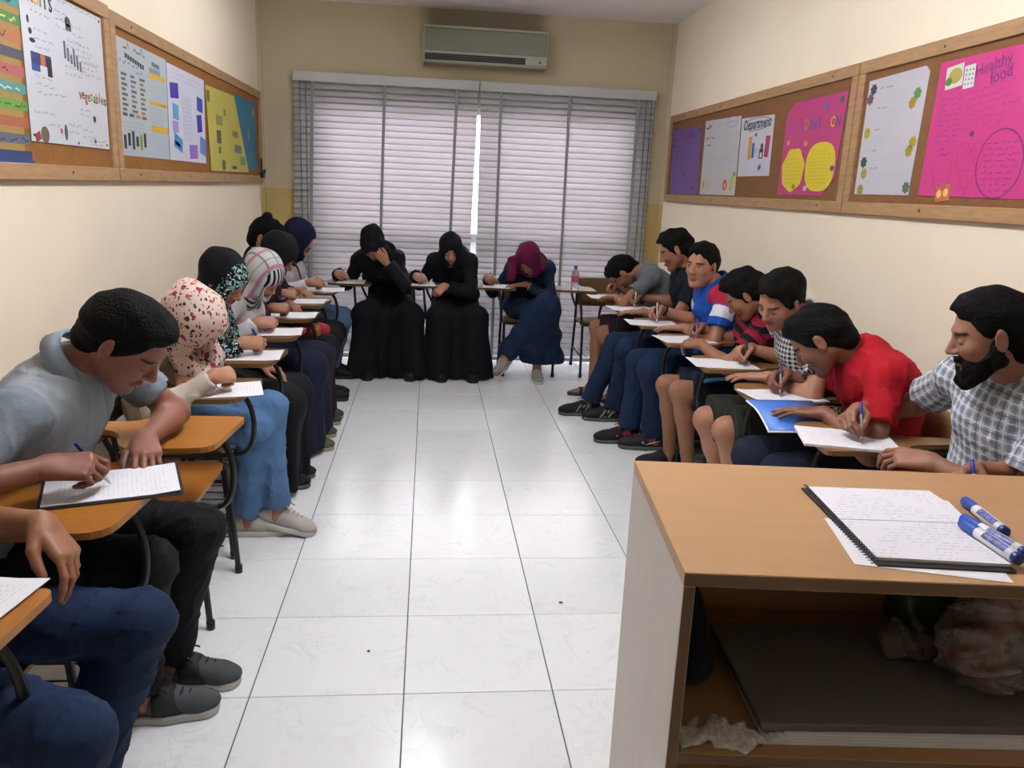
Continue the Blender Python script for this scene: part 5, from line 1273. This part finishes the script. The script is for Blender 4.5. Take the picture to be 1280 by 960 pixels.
BLACKF = fabric('black', '#0b0c10'); NAVYF = fabric('navy', '#12172e'); DENIM = fabric('denim', '#142644'); DENIMD = fabric('dark denim', '#152138'); LDENIM = fabric('light denim', '#4d6f95'); BJEAN = fabric('black denim', '#0f1116')
DIRT = None
sole_w = mat('white sole', '#b8b6b0', rough=.6); sole_g = mat('grey sole', '#4d5350', rough=.6); sole_b = mat('black sole', '#131416', rough=.6)
def shoes(col, sole, lace=None, size=1., **kw):
    d = dict(kind='shoe', mat=fabric('shoe ' + col, col, .7), sole=sole, size=size); d.update(kw)
    if lace: d['lace'] = mat('lace ' + lace, lace, rough=.8)
    return d
SK_A, SK_B, SK_C, SK_D = '#8f6148', '#a3745c', '#7f5642', '#b07f68'
def side_decal(polys, m, name, side=1):
    def f(Q, sd, so, k, d, sdv, up):
        b = MB()
        for poly in polys:
            n = len(poly); vs = [Q(x, side * .020, z) for x, z in poly] + [Q(x, side * .0465, z) for x, z in poly]
            fc = [tuple(range(n - 1, -1, -1)), tuple(range(n, 2 * n))] + [(i, (i + 1) % n, n + (i + 1) % n, n + i) for i in range(n)]
            b.add(vs, fc)
        b.build(name, m, so)
    return f
STRIPES = side_decal([[(x, .032), (x + .012, .032), (x - .016, .080), (x - .028, .080)] for x in (.03, .055, .08)], mat('grey shoe stripe', '#8a8672', rough=.6), 'side_stripes')
TICK = side_decal([[(.075, .050), (.062, .040), (.045, .036), (.02, .044), (-.035, .062), (.02, .050), (.045, .046), (.058, .050), (.068, .058)]], mat('pale tick mark', '#c9c6c0', rough=.5), 'tick_mark')
REDP = side_decal([[(.03, .055), (.045, .068), (.02, .082), (.0, .075), (.005, .062)], [(-.01, .034), (.015, .034), (.01, .044), (-.015, .048), (-.03, .042)]], mat('red shoe patch', '#a3243a', rough=.6), 'red_patch')
REDL = side_decal([[(.03 + .015 * i, .050), (.038 + .015 * i, .050), (.032 + .015 * i, .075), (.024 + .015 * i, .075)] for i in range(5)], mat('red lace marks', '#b03a34', rough=.6), 'red_marks')
def W(at, d=(.85, .45, -.05), back=(.05, -.72, .62), **k): return dict(at=at, dir=d, back=back, pose='write', **k)
def H(at, d, pose='bent', back=(0, 0, 1), **k): return dict(at=at, dir=d, back=back, pose=pose, **k)
TP = TZ + .003
PEOPLE = {}
def default(**k):
    d = dict(look=(-12, 42, 4), twist=-10, lean=8, handR=W((.25, -.26, TP)), handL=H((.16, -.06, TZ + .03), (.55, -.75, -.12)), footR=dict(at=(.26, -.11, .092)), footL=dict(at=(.28, .10, .092)), skin=SK_A, res=1.15)
    d.update(k); return d
# ---- left row
PEOPLE['L1'] = default(hip=(-.14, 0, .535), head=(-.06, -.02, 1.20), neck=(-.14, 0, 1.06), lean=0, handL=H((.205, .062, TZ + .052), (.72, -.42, -.62), 'relax', (.5, .1, .85), pole=(-.5, .3, -.8)), handR=W((.20, -.26, TP)), footR=dict(at=(.30, -.20, .092), knee=(.36, -.24, .50)), footL=dict(at=(.22, .10, .092), knee=(.36, .12, .52)),
    top=dict(mat=fabric('faded navy', '#24304c'), sleeve=.6), bottom=dict(kind='trousers', mat=DENIM, loose=.006), shoes=shoes('#2a2c30', sole_w), hair=dict(top=.012), skin=SK_A, res=1., seed=3)
PEOPLE['L2'] = default(head=(.225, -.045, 1.065), neck=(.085, -.03, .995), look=(-6, 43, 4), twist=-12, lean=10, hunch=(-.05, .02, .03), handR=W((.215, -.175, TP + .006), (.92, .30, -.05), (.0, -.55, .8), pole=(-.5, -.75, -.25)), handL=H((.215, .075, TZ + .045), (.35, -.93, -.16), 'bent', (.1, 0, 1), pole=(.25, .9, -.35)),
    footR=dict(at=(.215, -.065, .092), knee=(.275, -.14, .50), dir=(1, .10)), footL=dict(at=(.245, .085, .092), knee=(.36, .05, .52), dir=(1, .03)), top=dict(mat=POLO, collar=fabric('polo collar', '#7d8894'), sleeve=.60, flare=.012, wr=.0036, neckline=.02), bottom=dict(kind='trousers', mat=BJEAN), shoes=shoes('#45484b', sole_w, '#101114', band=mat('black shoe band', '#0e0f12', rough=.7)), hair=dict(top=.010, side=.003), skin='#86594a', res=.85, seed=5, shoulder=.185, stubble=.25)
PEOPLE['L3'] = default(head=(.13, -.27, .97), neck=(.02, -.17, .93), look=(-20, 55, 12), lean=16, twist=-18, female=True, scale=.95, handR=W((.25, -.27, TP), (.55, .75, -.05), (.35, -.55, .7)), handL=H((.08, -.26, TZ + .03), (.8, -.5, -.1), 'flat'), footR=dict(at=(.235, .03, .092), dir=(1, .05), knee=(.30, -.05, .50)), footL=dict(at=(.36, .03, .125), dir=(.97, -.06, -.22), knee=(.345, .02, .565)),
    top=dict(mat=fabric('cream blouse', '#b9aea2'), sleeve=1.93, flare=.004), bottom=dict(kind='trousers', mat=LDENIM), shoes=shoes('#b3afa8', sole_w, '#a9a59e', .96), scarf=dict(mat=FLORAL, thick=.030, drape=.19, spread=1.5, open=.88, tails=[((.08, -.22, .91), (.14, -.21, .80), .085, .075, 1.3), ((.02, -.17, .95), (-.04, -.12, .86), .085, .09, 1.5)]), skin=SK_B, res=.95, seed=8)
PEOPLE['L4'] = default(head=(.09, -.18, 1.04), neck=(-.02, -.11, .96), look=(-22, 38, 6), female=True, scale=.94, handR=W((.26, -.20, TP)), handL=H((.20, .06, .60), (.9, -.3, -.2), 'relax'), lean=12, footR=dict(at=(.235, -.02, .092), dir=(1, .1)), footL=dict(at=(.24, .13, .092)), top=dict(mat='TEAL', sleeve=1.9, flare=.006), bottom=dict(kind='skirt', mat=BLACKF, name='long_dress'), shoes=shoes('#15161a', sole_g), scarf=dict(mat='TEALS', thick=.020, drape=.15, back=(-.012, 0, 0)), skin=SK_B, seed=11)
PEOPLE['L5'] = default(head=(.145, -.20, 1.0), neck=(.035, -.13, .935), look=(-30, 40, 4), female=True, scale=.94, handR=W((.215, -.235, TP)), handL=H((.05, -.20, TZ + .03), (.8, -.5, -.1), 'flat'), lean=12, footR=dict(at=(.285, .0, .092), dir=(1, .1), knee=(.36, -.06, .50)), footL=dict(at=(.27, .25, .092), knee=(.36, .20, .50)), top=dict(mat=fabric('white blouse', '#c2c0c2'), sleeve=1.88, flare=.006), bottom=dict(kind='skirt', mat=NAVYF, name='long_skirt', w=1.05), shoes=shoes('#4c513c', mat('khaki sole', '#9a947c', rough=.7)), scarf=dict(mat='STRIPE', thick=.020, drape=.17, spread=1.35), skin=SK_D, seed=14)
PEOPLE['L6'] = default(head=(.12, -.17, 1.055), neck=(.0, -.11, .975), look=(-10, 38, 4), female=True, scale=.95, handR=W((.20, -.32, TP)), lean=12, footR=dict(at=(.27, -.05, .092), dir=(1, .1)), footL=dict(at=(.27, .08, .092)), top=dict(mat=fabric('maroon', '#3b1422'), sleeve=1.9, flare=.006), bottom=dict(kind='skirt', mat=fabric('black maroon', '#140d14'), name='long_skirt'), shoes=shoes('#3f4434', mat('khaki sole')), scarf=dict(mat=BLACKF, thick=.020, drape=.13), skin=SK_A, seed=17)
PEOPLE['L7'] = default(head=(-.055, -.14, 1.115), neck=(-.13, -.08, 1.0), look=(-16, 30, 4), female=True, scale=.95, handR=W((.15, -.27, TP), pole=(-.2, -.7, -.8)), footR=dict(at=(.26, -.02, .092), dir=(1, .05)), footL=dict(at=(.25, .12, .092)), top=dict(mat=fabric('dark top', '#22202a'), sleeve=1.3, flare=.006), bottom=dict(kind='trousers', mat=BLACKF, loose=.012), shoes=shoes('#111216', sole_b), hair=dict(top=.012, side=.008, bun=(-.055, 0, .125), nape=.02), skin=SK_B, seed=20)
PEOPLE['L8'] = default(head=(.055, -.11, 1.075), neck=(-.045, -.07, .975), look=(-14, 22, 2), female=True, scale=.97, handR=W((.235, -.26, TP), pole=(-.2, -.7, -.8)), footR=dict(at=(.26, .06, .092), dir=(1, -.1)), footL=dict(at=(.25, .18, .092)), top=dict(mat=fabric('white cardigan', '#c0bec0'), sleeve=1.88, flare=.006), bottom=dict(kind='trousers', mat=fabric('pale jeans', '#4a627c')), shoes=shoes('#121317', sole_b, size=.95, ankle=.05), scarf=dict(mat=fabric('navy scarf', '#0e1330'), thick=.022, drape=.17), skin=SK_B, seed=23)
# ---- back row
ROBE = fabric('black robe', '#090a10')
PEOPLE['B1'] = default(head=(.29, -.12, 1.02), neck=(.15, -.09, .97), look=(-4, 48, 2), female=True, scale=.97, handR=W((.27, -.28, TP), (.9, .35, -.05)), handL=H((.360, -.020, .900), (.28, -.62, .70), 'relax', (.95, .1, -.25), pole=(.3, .6, -.9)), footR=dict(at=(.31, -.14, .092), knee=(.36, -.17, .50)), footL=dict(at=(.31, .16, .092), knee=(.36, .17, .50)), fat=.96, lean=6, shoulder=.148, shL=(.01, -.01, -.035), shR=(.01, .0, -.02),
    top=dict(mat=ROBE, sleeve=1.9, flare=.02, loose=.012, name='robe'), bottom=dict(kind='skirt', mat=ROBE, name='robe_skirt', side=[((-.02, .20, .42), (.02, .22, .06))], w=1.2, hem=.012, fold=.014, flare=.125), shoes=shoes('#111216', sole_b), scarf=dict(mat=ROBE, thick=.020, drape=.20, spread=1.5, peak=(-.04, 0, .105)), skin=SK_B, seed=26)
PEOPLE['B2'] = default(head=(.335, -.06, 1.01), neck=(.17, -.04, .97), look=(-2, 26, 3), female=True, scale=.95, handR=W((.29, -.205, TP), (.9, .35, -.05)), handL=H((.335, -.10, TZ + .005), (.25, -.7, -.55), 'curl', (.6, .3, .6), pole=(.1, .8, -.7)), footR=dict(at=(.33, -.10, .092), knee=(.37, -.13, .50)), footL=dict(at=(.33, .12, .092), knee=(.37, .14, .50)), lean=6, shoulder=.146, shL=(.01, -.01, -.035), shR=(.01, 0, -.02),
    top=dict(mat=ROBE, sleeve=1.9, flare=.018, loose=.008, name='robe'), bottom=dict(kind='skirt', mat=ROBE, name='robe_skirt', side=[((-.02, .20, .42), (.02, .22, .06))], w=1.1, hem=.012, fold=.014, flare=.12), shoes=shoes('#111216', sole_b), scarf=dict(mat=ROBE, thick=.016, drape=.16, spread=1.3), skin=SK_D, seed=29)
PEOPLE['B3'] = default(head=(.31, -.04, .95), neck=(.16, .0, .93), look=(-28, 42, 12), female=True, scale=.97, handR=W((.28, -.24, TP), (.9, .35, -.05)), handL=H((.27, -.05, TZ + .03), (.30, -.93, -.05), 'flat', pole=(.2, .85, -.5)), footR=dict(at=(.34, .06, .092), knee=(.36, .04, .51), dir=(1, -.05)), footL=dict(at=(.40, -.21, .21), knee=(.42, .10, .60), dir=(.75, -.45, -.35)), lean=8, shoulder=.148, shL=(.01, -.01, -.035),
    top=dict(mat=fabric('navy denim top', '#16243e'), sleeve=1.88, flare=.006), bottom=dict(kind='crossed', mat=DENIM), shoes=shoes('#8d8a86', sole_w, size=.92, ankle=.05), scarf=dict(mat=fabric('maroon scarf', '#5e0f38'), thick=.020, drape=.13, tails=[((.20, -.14, .93), (.25, -.17, .80), .045, .03)]), skin=SK_A, seed=32, watch=(1, mat('gold band', '#a99a45', rough=.35, metal=.6), .008), watch_name='bracelet')
# ---- right row
PEOPLE['R1'] = default(head=(.20, -.15, .925), neck=(.055, -.06, .945), look=(-14, 66, 0), lean=8, hunch=(-.07, .0, .05), handR=W((.24, -.30, TP)), handL=H((.26, -.06, TZ + .03), (.5, -.8, -.12), 'flat', pole=(.3, .8, -.3)), footR=dict(at=(.37, -.155, .092), knee=(.345, -.24, .50), dir=(1, -.05)), footL=dict(at=(.20, .02, .092), knee=(.33, -.04, .49)), top=dict(mat=fabric('grey tee', '#646a70'), sleeve=.58), bottom=dict(kind='shorts', mat=fabric('maroon shorts', '#25101c'), end=.93, loose=.015), shoes=dict(kind='sandal', mat=mat('black leather', '#17171a', rough=.5)), hair=dict(top=.012, side=.007), skin=SK_A, seed=35)
PEOPLE['R2'] = default(head=(.045, -.02, 1.145), neck=(-.06, .0, 1.03), look=(-10, 26, 0), lean=2, twist=0, handR=W((.21, -.30, TP)), handL=H((.22, -.02, TZ + .02), (.7, -.6, -.1), 'flat'), footR=dict(at=(.50, -.19, .092), knee=(.36, -.16, .51), dir=(1, -.05)), footL=dict(at=(.36, -.06, .092), knee=(.34, .12, .52), dir=(1, -.05)), top=dict(mat=fabric('black navy polo', '#0d111c'), sleeve=.6, collar=fabric('black navy polo collar', '#0c0f18')), bottom=dict(kind='trousers', mat=DENIM, loose=.008), shoes=shoes('#15181a', sole_g, '#15181a', 1.06, extra=[STRIPES]), hair=dict(top=.018, side=.008, na=.005, nf=80), skin=SK_A, seed=38)
PEOPLE['R3'] = default(head=(.075, .02, 1.105), neck=(-.02, .02, .995), look=(42, 4, -3), eyes='open', lean=3, twist=0, handR=W((.23, -.24, TP), (.75, .55, -.05)), handL=H((.16, .06, TZ + .03), (.72, -.65, -.1), 'flat', pole=(-.2, .85, -.6)), footR=dict(at=(.375, -.165, .092), knee=(.345, -.15, .51), dir=(1, -.04)), footL=dict(at=(.25, -.045, .092), knee=(.335, .10, .52), dir=(1, -.04)), top=dict(mat=RAG, sleeve=.62, collar=fabric('blue collar', '#173f8c'), flare=.012), bottom=dict(kind='trousers', mat=DENIM, loose=.008), shoes=shoes('#201a22', sole_g, '#a8322f', 1.06, extra=[TICK, REDP]), hair=dict(top=.014, side=.004), skin=SK_B, seed=41, watch=(-1, mat('black strap', '#141418', rough=.5)))
PEOPLE['R4'] = default(head=(.075, .14, 1.03), neck=(-.035, .06, .945), look=(-22, 42, -4), lean=-4, handR=W((.18, -.21, TP)), handL=H((.24, .04, TZ + .04), (.55, -.78, -.1), 'relax', (.3, .4, .85), pole=(-.1, .9, -.5)), footR=dict(at=(.25, -.26, .092), knee=(.335, -.15, .50)), footL=dict(at=(.22, -.02, .092), knee=(.315, .02, .51)), top=dict(mat=REDB, sleeve=.6), bottom=dict(kind='shorts', mat=fabric('navy shorts', '#10182c'), end=.86, loose=.02), shoes=shoes('#17131a', sole_b), hair=dict(top=.020, side=.010, na=.005, nf=80), skin=SK_A, seed=44, scale=.94)
PEOPLE['R5'] = default(head=(.115, .02, 1.07), neck=(.0, .03, .985), look=(26, 32, -10), lean=0, twist=4, handR=W((.15, -.19, TP)), handL=H((.17, .12, TZ + .03), (.75, -.62, -.1), 'flat', pole=(-.2, .9, -.4)), footR=dict(at=(.20, -.14, .092), knee=(.325, -.14, .49)), footL=dict(at=(.19, .05, .092), knee=(.305, .06, .50)), top=dict(mat=GING, sleeve=.62, collar=GING, flare=.012), bottom=dict(kind='shorts', mat=fabric('olive shorts', '#23281f'), end=.96, loose=.024), shoes=shoes('#2a2c2e', sole_g), hair=dict(top=.018, side=.007, na=.005, nf=80), skin=SK_B, seed=47, eyes='down')
PEOPLE['R6'] = default(head=(.20, .0, 1.0), neck=(.055, .03, .965), look=(-30, 46, 0), lean=0, twist=-4, hunch=(-.06, 0, .05), handR=W((.22, -.22, TP)), handL=H((.20, .10, TZ + .03), (.80, -.55, -.08), 'flat', pole=(-.2, .9, -.4)), footR=dict(at=(.20, -.14, .092), knee=(.33, -.15, .51)), footL=dict(at=(.20, .06, .092), knee=(.32, .08, .52)), top=dict(mat=fabric('red tee', '#a3101f'), sleeve=.62, flare=.014), bottom=dict(kind='trousers', mat=fabric('dark navy pants', '#10182c'), loose=.01), shoes=shoes('#2a2c2e', sole_g), hair=dict(top=.008, side=.004), skin='#7d523f', seed=50, res=.9)
PEOPLE['R7'] = default(head=(.055, .10, 1.145), neck=(-.065, .07, 1.025), look=(-22, 16, -2), lean=-2, twist=6, handR=W((.225, -.17, TP + .008), (.72, .60, -.05), (.1, -.6, .7), pole=(-.2, -.8, -.5)), handL=H((.14, .06, TZ + .035), (.70, -.70, -.05), 'relax', (.2, .45, .85), pole=(-.3, .7, -.7)), top=dict(mat=PLAID, sleeve=.66, collar=PLAID, flare=.022, wr=.004, neckline=.0), bottom=dict(kind='trousers', mat=DENIMD), shoes=shoes('#2a2c2e', sole_g), hair=dict(top=.012, side=.006), beard=True, skin='#8f6450', seed=53, res=.85, shoulder=.188)
PEOPLE['R8'] = default(head=(.0, .08, 1.17), neck=(-.09, .05, 1.04), look=(-4, 16, 0), lean=2, handR=W((.20, -.155, TP)), handL=H((.14, -.06, TZ + .03), (.70, -.70, -.05), 'flat'), top=dict(mat=fabric('dark tee', '#23262c'), sleeve=.6), bottom=dict(kind='trousers', mat=DENIMD), shoes=shoes('#2a2c2e', sole_g), hair=dict(top=.012), skin=SK_A, seed=56)
LABEL = dict(L1='student in blue jeans whose left hand hangs over the tablet edge', L2='man in grey polo shirt writing, black jeans and grey sneakers', L3='woman in pink floral headscarf and light jeans bent over her paper', L4='woman in black headscarf with teal and white print writing', L5='woman in white striped headscarf and long navy skirt writing', L6='woman in plain black headscarf with maroon sleeves writing', L7='woman with dark hair tied in a bun on top', L8='woman in navy headscarf and white cardigan sitting by the blinds',
    B1='woman in black robe resting one hand over her face', B2='woman in black robe and black headscarf, face showing, writing', B3='woman in maroon headscarf and denim dress with crossed legs', R1='man in grey T-shirt and sandals bent low over his paper', R2='man in dark navy polo and jeans looking down', R3='boy in blue polo with red and white shoulders facing the camera', R4='boy in red and black striped shirt and navy shorts', R5='boy in black and white checked shirt and olive shorts', R6='man in red T-shirt bent over his paper', R7='bearded man in grey plaid shirt writing at the desk side', R8='student beside the bearded man, mostly hidden, holding a blue pen')
PENS = dict(L2=('#1c1f7a', '#c9ccd6'), L3=('#d6d6da', '#d6d6da'), L4=('#2a2a86', '#3a3a8a'), L5=('#2a2a86', '#3a3a8a'), L6=('#2a2a6a', '#4a4a8a'), L8=('#d0d0d6', '#d0d0d6'), B1=('#8a8c96', '#9a9ca6'), B2=('#6a7a8a', '#9aa6b0'), B3=('#9a8a5a', '#a89a6a'), R2=('#c9ccd2', '#c9ccd2'), R3=('#c9ccd6', '#c9ccd6'), R4=('#4a2a8a', '#8a7ab0'), R5=('#1a1c2a', '#3a3c4a'), R6=('#1c2358', '#8a8c96'), R7=('#24309a', '#8a8c92'), R8=('#2a24a0', '#d0d2d8'))
def head_plane(P, q):
    R = head_rot(*[math.radians(a) for a in P['look']]); return V(P['head']) + R @ V(q, float), R
INFO = {}
def stripe_scarf(P):
    t = NT('white scarf with pink plaid and black striped band', .85, .2); tc = t.n('TexCoord'); c0, R = head_plane(P, (0, 0, 0))
    def dot(v):
        s_ = t.n('VectorMath', operation='SUBTRACT'); t.l(tc.outputs['Object'], s_.inputs[0]); s_.inputs[1].default_value = tuple(c0); d = t.n('VectorMath', operation='DOT_PRODUCT'); t.l(s_.outputs[0], d.inputs[0]); d.inputs[1].default_value = tuple(v); return d.outputs['Value']
    x, y, z = dot(R[:, 0]), dot(R[:, 1]), dot(R[:, 2])
    c = t.mix(band(t, x, .05, .0, .16), '#b9b6b6', '#8d9a9a'); c = t.mix(band(t, y, .06, .0, .12), c, '#6f7476'); c = t.mix(band(t, x, .10, .40, .52), c, '#b8708a')
    m = t.math('MULTIPLY', t.math('GREATER_THAN', x, .062), t.math('GREATER_THAN', z, .005)); st = t.mix(band(t, y, .021, 0, .5), '#c6c3c4', '#121216'); c = t.mix(m, c, st)
    low = t.math('MULTIPLY', t.math('LESS_THAN', z, -.10), t.math('GREATER_THAN', x, -.02)); st2 = t.mix(band(t, t.math('ADD', x, z), .022, 0, .5), '#b9b6b8', '#2a2b30')
    return t.base(t.mix(low, c, st2))
def crossed_skirt(P, info, root, m):
    L, Rr = info['legs'][1], info['legs'][-1]
    pr = [EL((-.08, 0, .535), (.15, .18, .12), None, .06), RC(L['hj'], L['K'], .10, .085, .07), RC(Rr['hj'], Rr['K'], .10, .085, .07),
          RC(L['K'] - V((.02, 0, 0)), L['A'] + V((-.03, .025, .02)), .095, .080, .07), RC(Rr['K'] - V((.03, -.04, .05)), (.27, .13, .16), .10, .115, .07, lat=(0, 1, 0), sc=1.35), RC(L['K'] - V((.03, 0, .03)), (.33, .02, .22), .09, .085, .08), RC((.14, .16, .44), (.18, .20, .16), .07, .06, .07)]
    def folds(p): return .007 * np.sin(40 * (p[:, 2] * .8 + p[:, 1] * .9 + p[:, 0] * .2)) * np.clip((.6 - p[:, 2]) / .2, 0, 1) + .004 * np.sin(75 * (p[:, 1] * .8 - p[:, 2] * .4) + 1)
    blob('denim_skirt', pr, .009, m, root, disp=folds, cuts=[((0, 0, .13), (0, 0, -1))])
for k, P in PEOPLE.items():
    (xy, rz) = place(k)
    if P['top']['mat'] == 'TEAL': P['top']['mat'] = scatter_mat('black fabric with teal print', '#0d1013', TEALP)
    sc_ = P.get('scarf')
    if sc_ and sc_['mat'] == 'TEALS':
        q, R_ = head_plane(P, (.030, 0, 0)); sc_['mat'] = scatter_mat('black scarf with teal print', '#0c0d11', TEALP, mask=(q, R_[:, 0]))
    if sc_ and sc_['mat'] == 'STRIPE': sc_['mat'] = stripe_scarf(P)
    P2 = dict(P); cross = P.get('bottom', {}).get('kind') == 'crossed'
    if cross: P2['bottom'] = None
    INFO[k] = info = person(xy, rz, LABEL[k], P2)
    if cross: crossed_skirt(P, info, info['root'], P['bottom']['mat'])
    if k in PENS: make_pen(info, -1, 'pen in the hand of ' + WHO[k], *PENS[k])

# ------------------------------------------------------------------ small things with the students
def strap_scarf():
    info = INFO['L8']; b = MB(); N_, fw_, lat_ = info['N'], info['fw'], info['lat']
    pts = [N_ - lat_ * .09 + fw_ * .02 + V((0, 0, .0)), N_ - lat_ * .105 + fw_ * .10 - V((0, 0, .06)), N_ - lat_ * .095 + fw_ * .135 - V((0, 0, .16)), N_ - lat_ * .06 + fw_ * .15 - V((0, 0, .26))]
    vs = []
    P_ = smooth_path(pts, 5)
    for p in P_:
        for o_ in (-.016, .016):
            for q_ in (0, .004): vs.append(p + lat_ * o_ + fw_ * q_)
    fs = []
    for i in range(len(P_) - 1):
        for a, c in ((0, 2), (2, 3), (3, 1), (1, 0)): fs.append((i * 4 + a, i * 4 + c, i * 4 + 4 + c, i * 4 + 4 + a))
    b.add(vs, fs).build('bag_strap', fabric('maroon strap', '#5c1430'), info['root'], True)
strap_scarf()
p_, r_ = loc2w('L6', (.31, -.17, .585)); e = empty('pencil_case', p_, r_ + .4, 'red patterned pencil case on the lap beyond the striped headscarf woman', 'pencil case')
blob('case_body', [RC((-.09, 0, .035), (.07, 0, .035), .032, .036, .02, lat=(0, 0, 1), sc=1.1)], .006, mat('red case cloth', '#8f1530', rough=.7), e, disp=wrinkle(70, 60, .003))
o = blob('patterned_panel', [RC((-.02, 0, .036), (.035, 0, .036), .0345, .0365, .01, lat=(0, 0, 1), sc=1.1, cuts=[((.04, 0, 0), (1, 0, 0)), ((-.03, 0, 0), (-1, 0, 0))])], .005, scatter_mat('patterned cloth', '#a05a2a', [(60, .3, '#3a6a5a', (1, 3, 1), .0), (50, .28, '#c9a05a', (3, 1, 1), .0)]), e)
p_, r_ = loc2w('R3', (.02, -.02, 0)); e = empty('backpack', p_, r_, 'dark backpack with white stripes under the blue polo boy chair', 'backpack')
blob('bag_body', [RC((-.08, 0, .10), (.06, 0, .11), .09, .08, .04, lat=(0, 1, 0), sc=1.35), EL((.0, 0, .20), (.11, .10, .06), None, .05)], .008, fabric('backpack', '#1a1c22'), e, disp=wrinkle(75, 40, .004), cuts=[((0, 0, .003), (0, 0, -1))])
for y in (-.04, .0, .04): MB().tube(smooth_path([(.10, y, .23), (.145, y, .14), (.14, y, .05)], 4), .008, 6).build('white_stripe', mat('white webbing', '#b9bbb6', rough=.7), e, True)
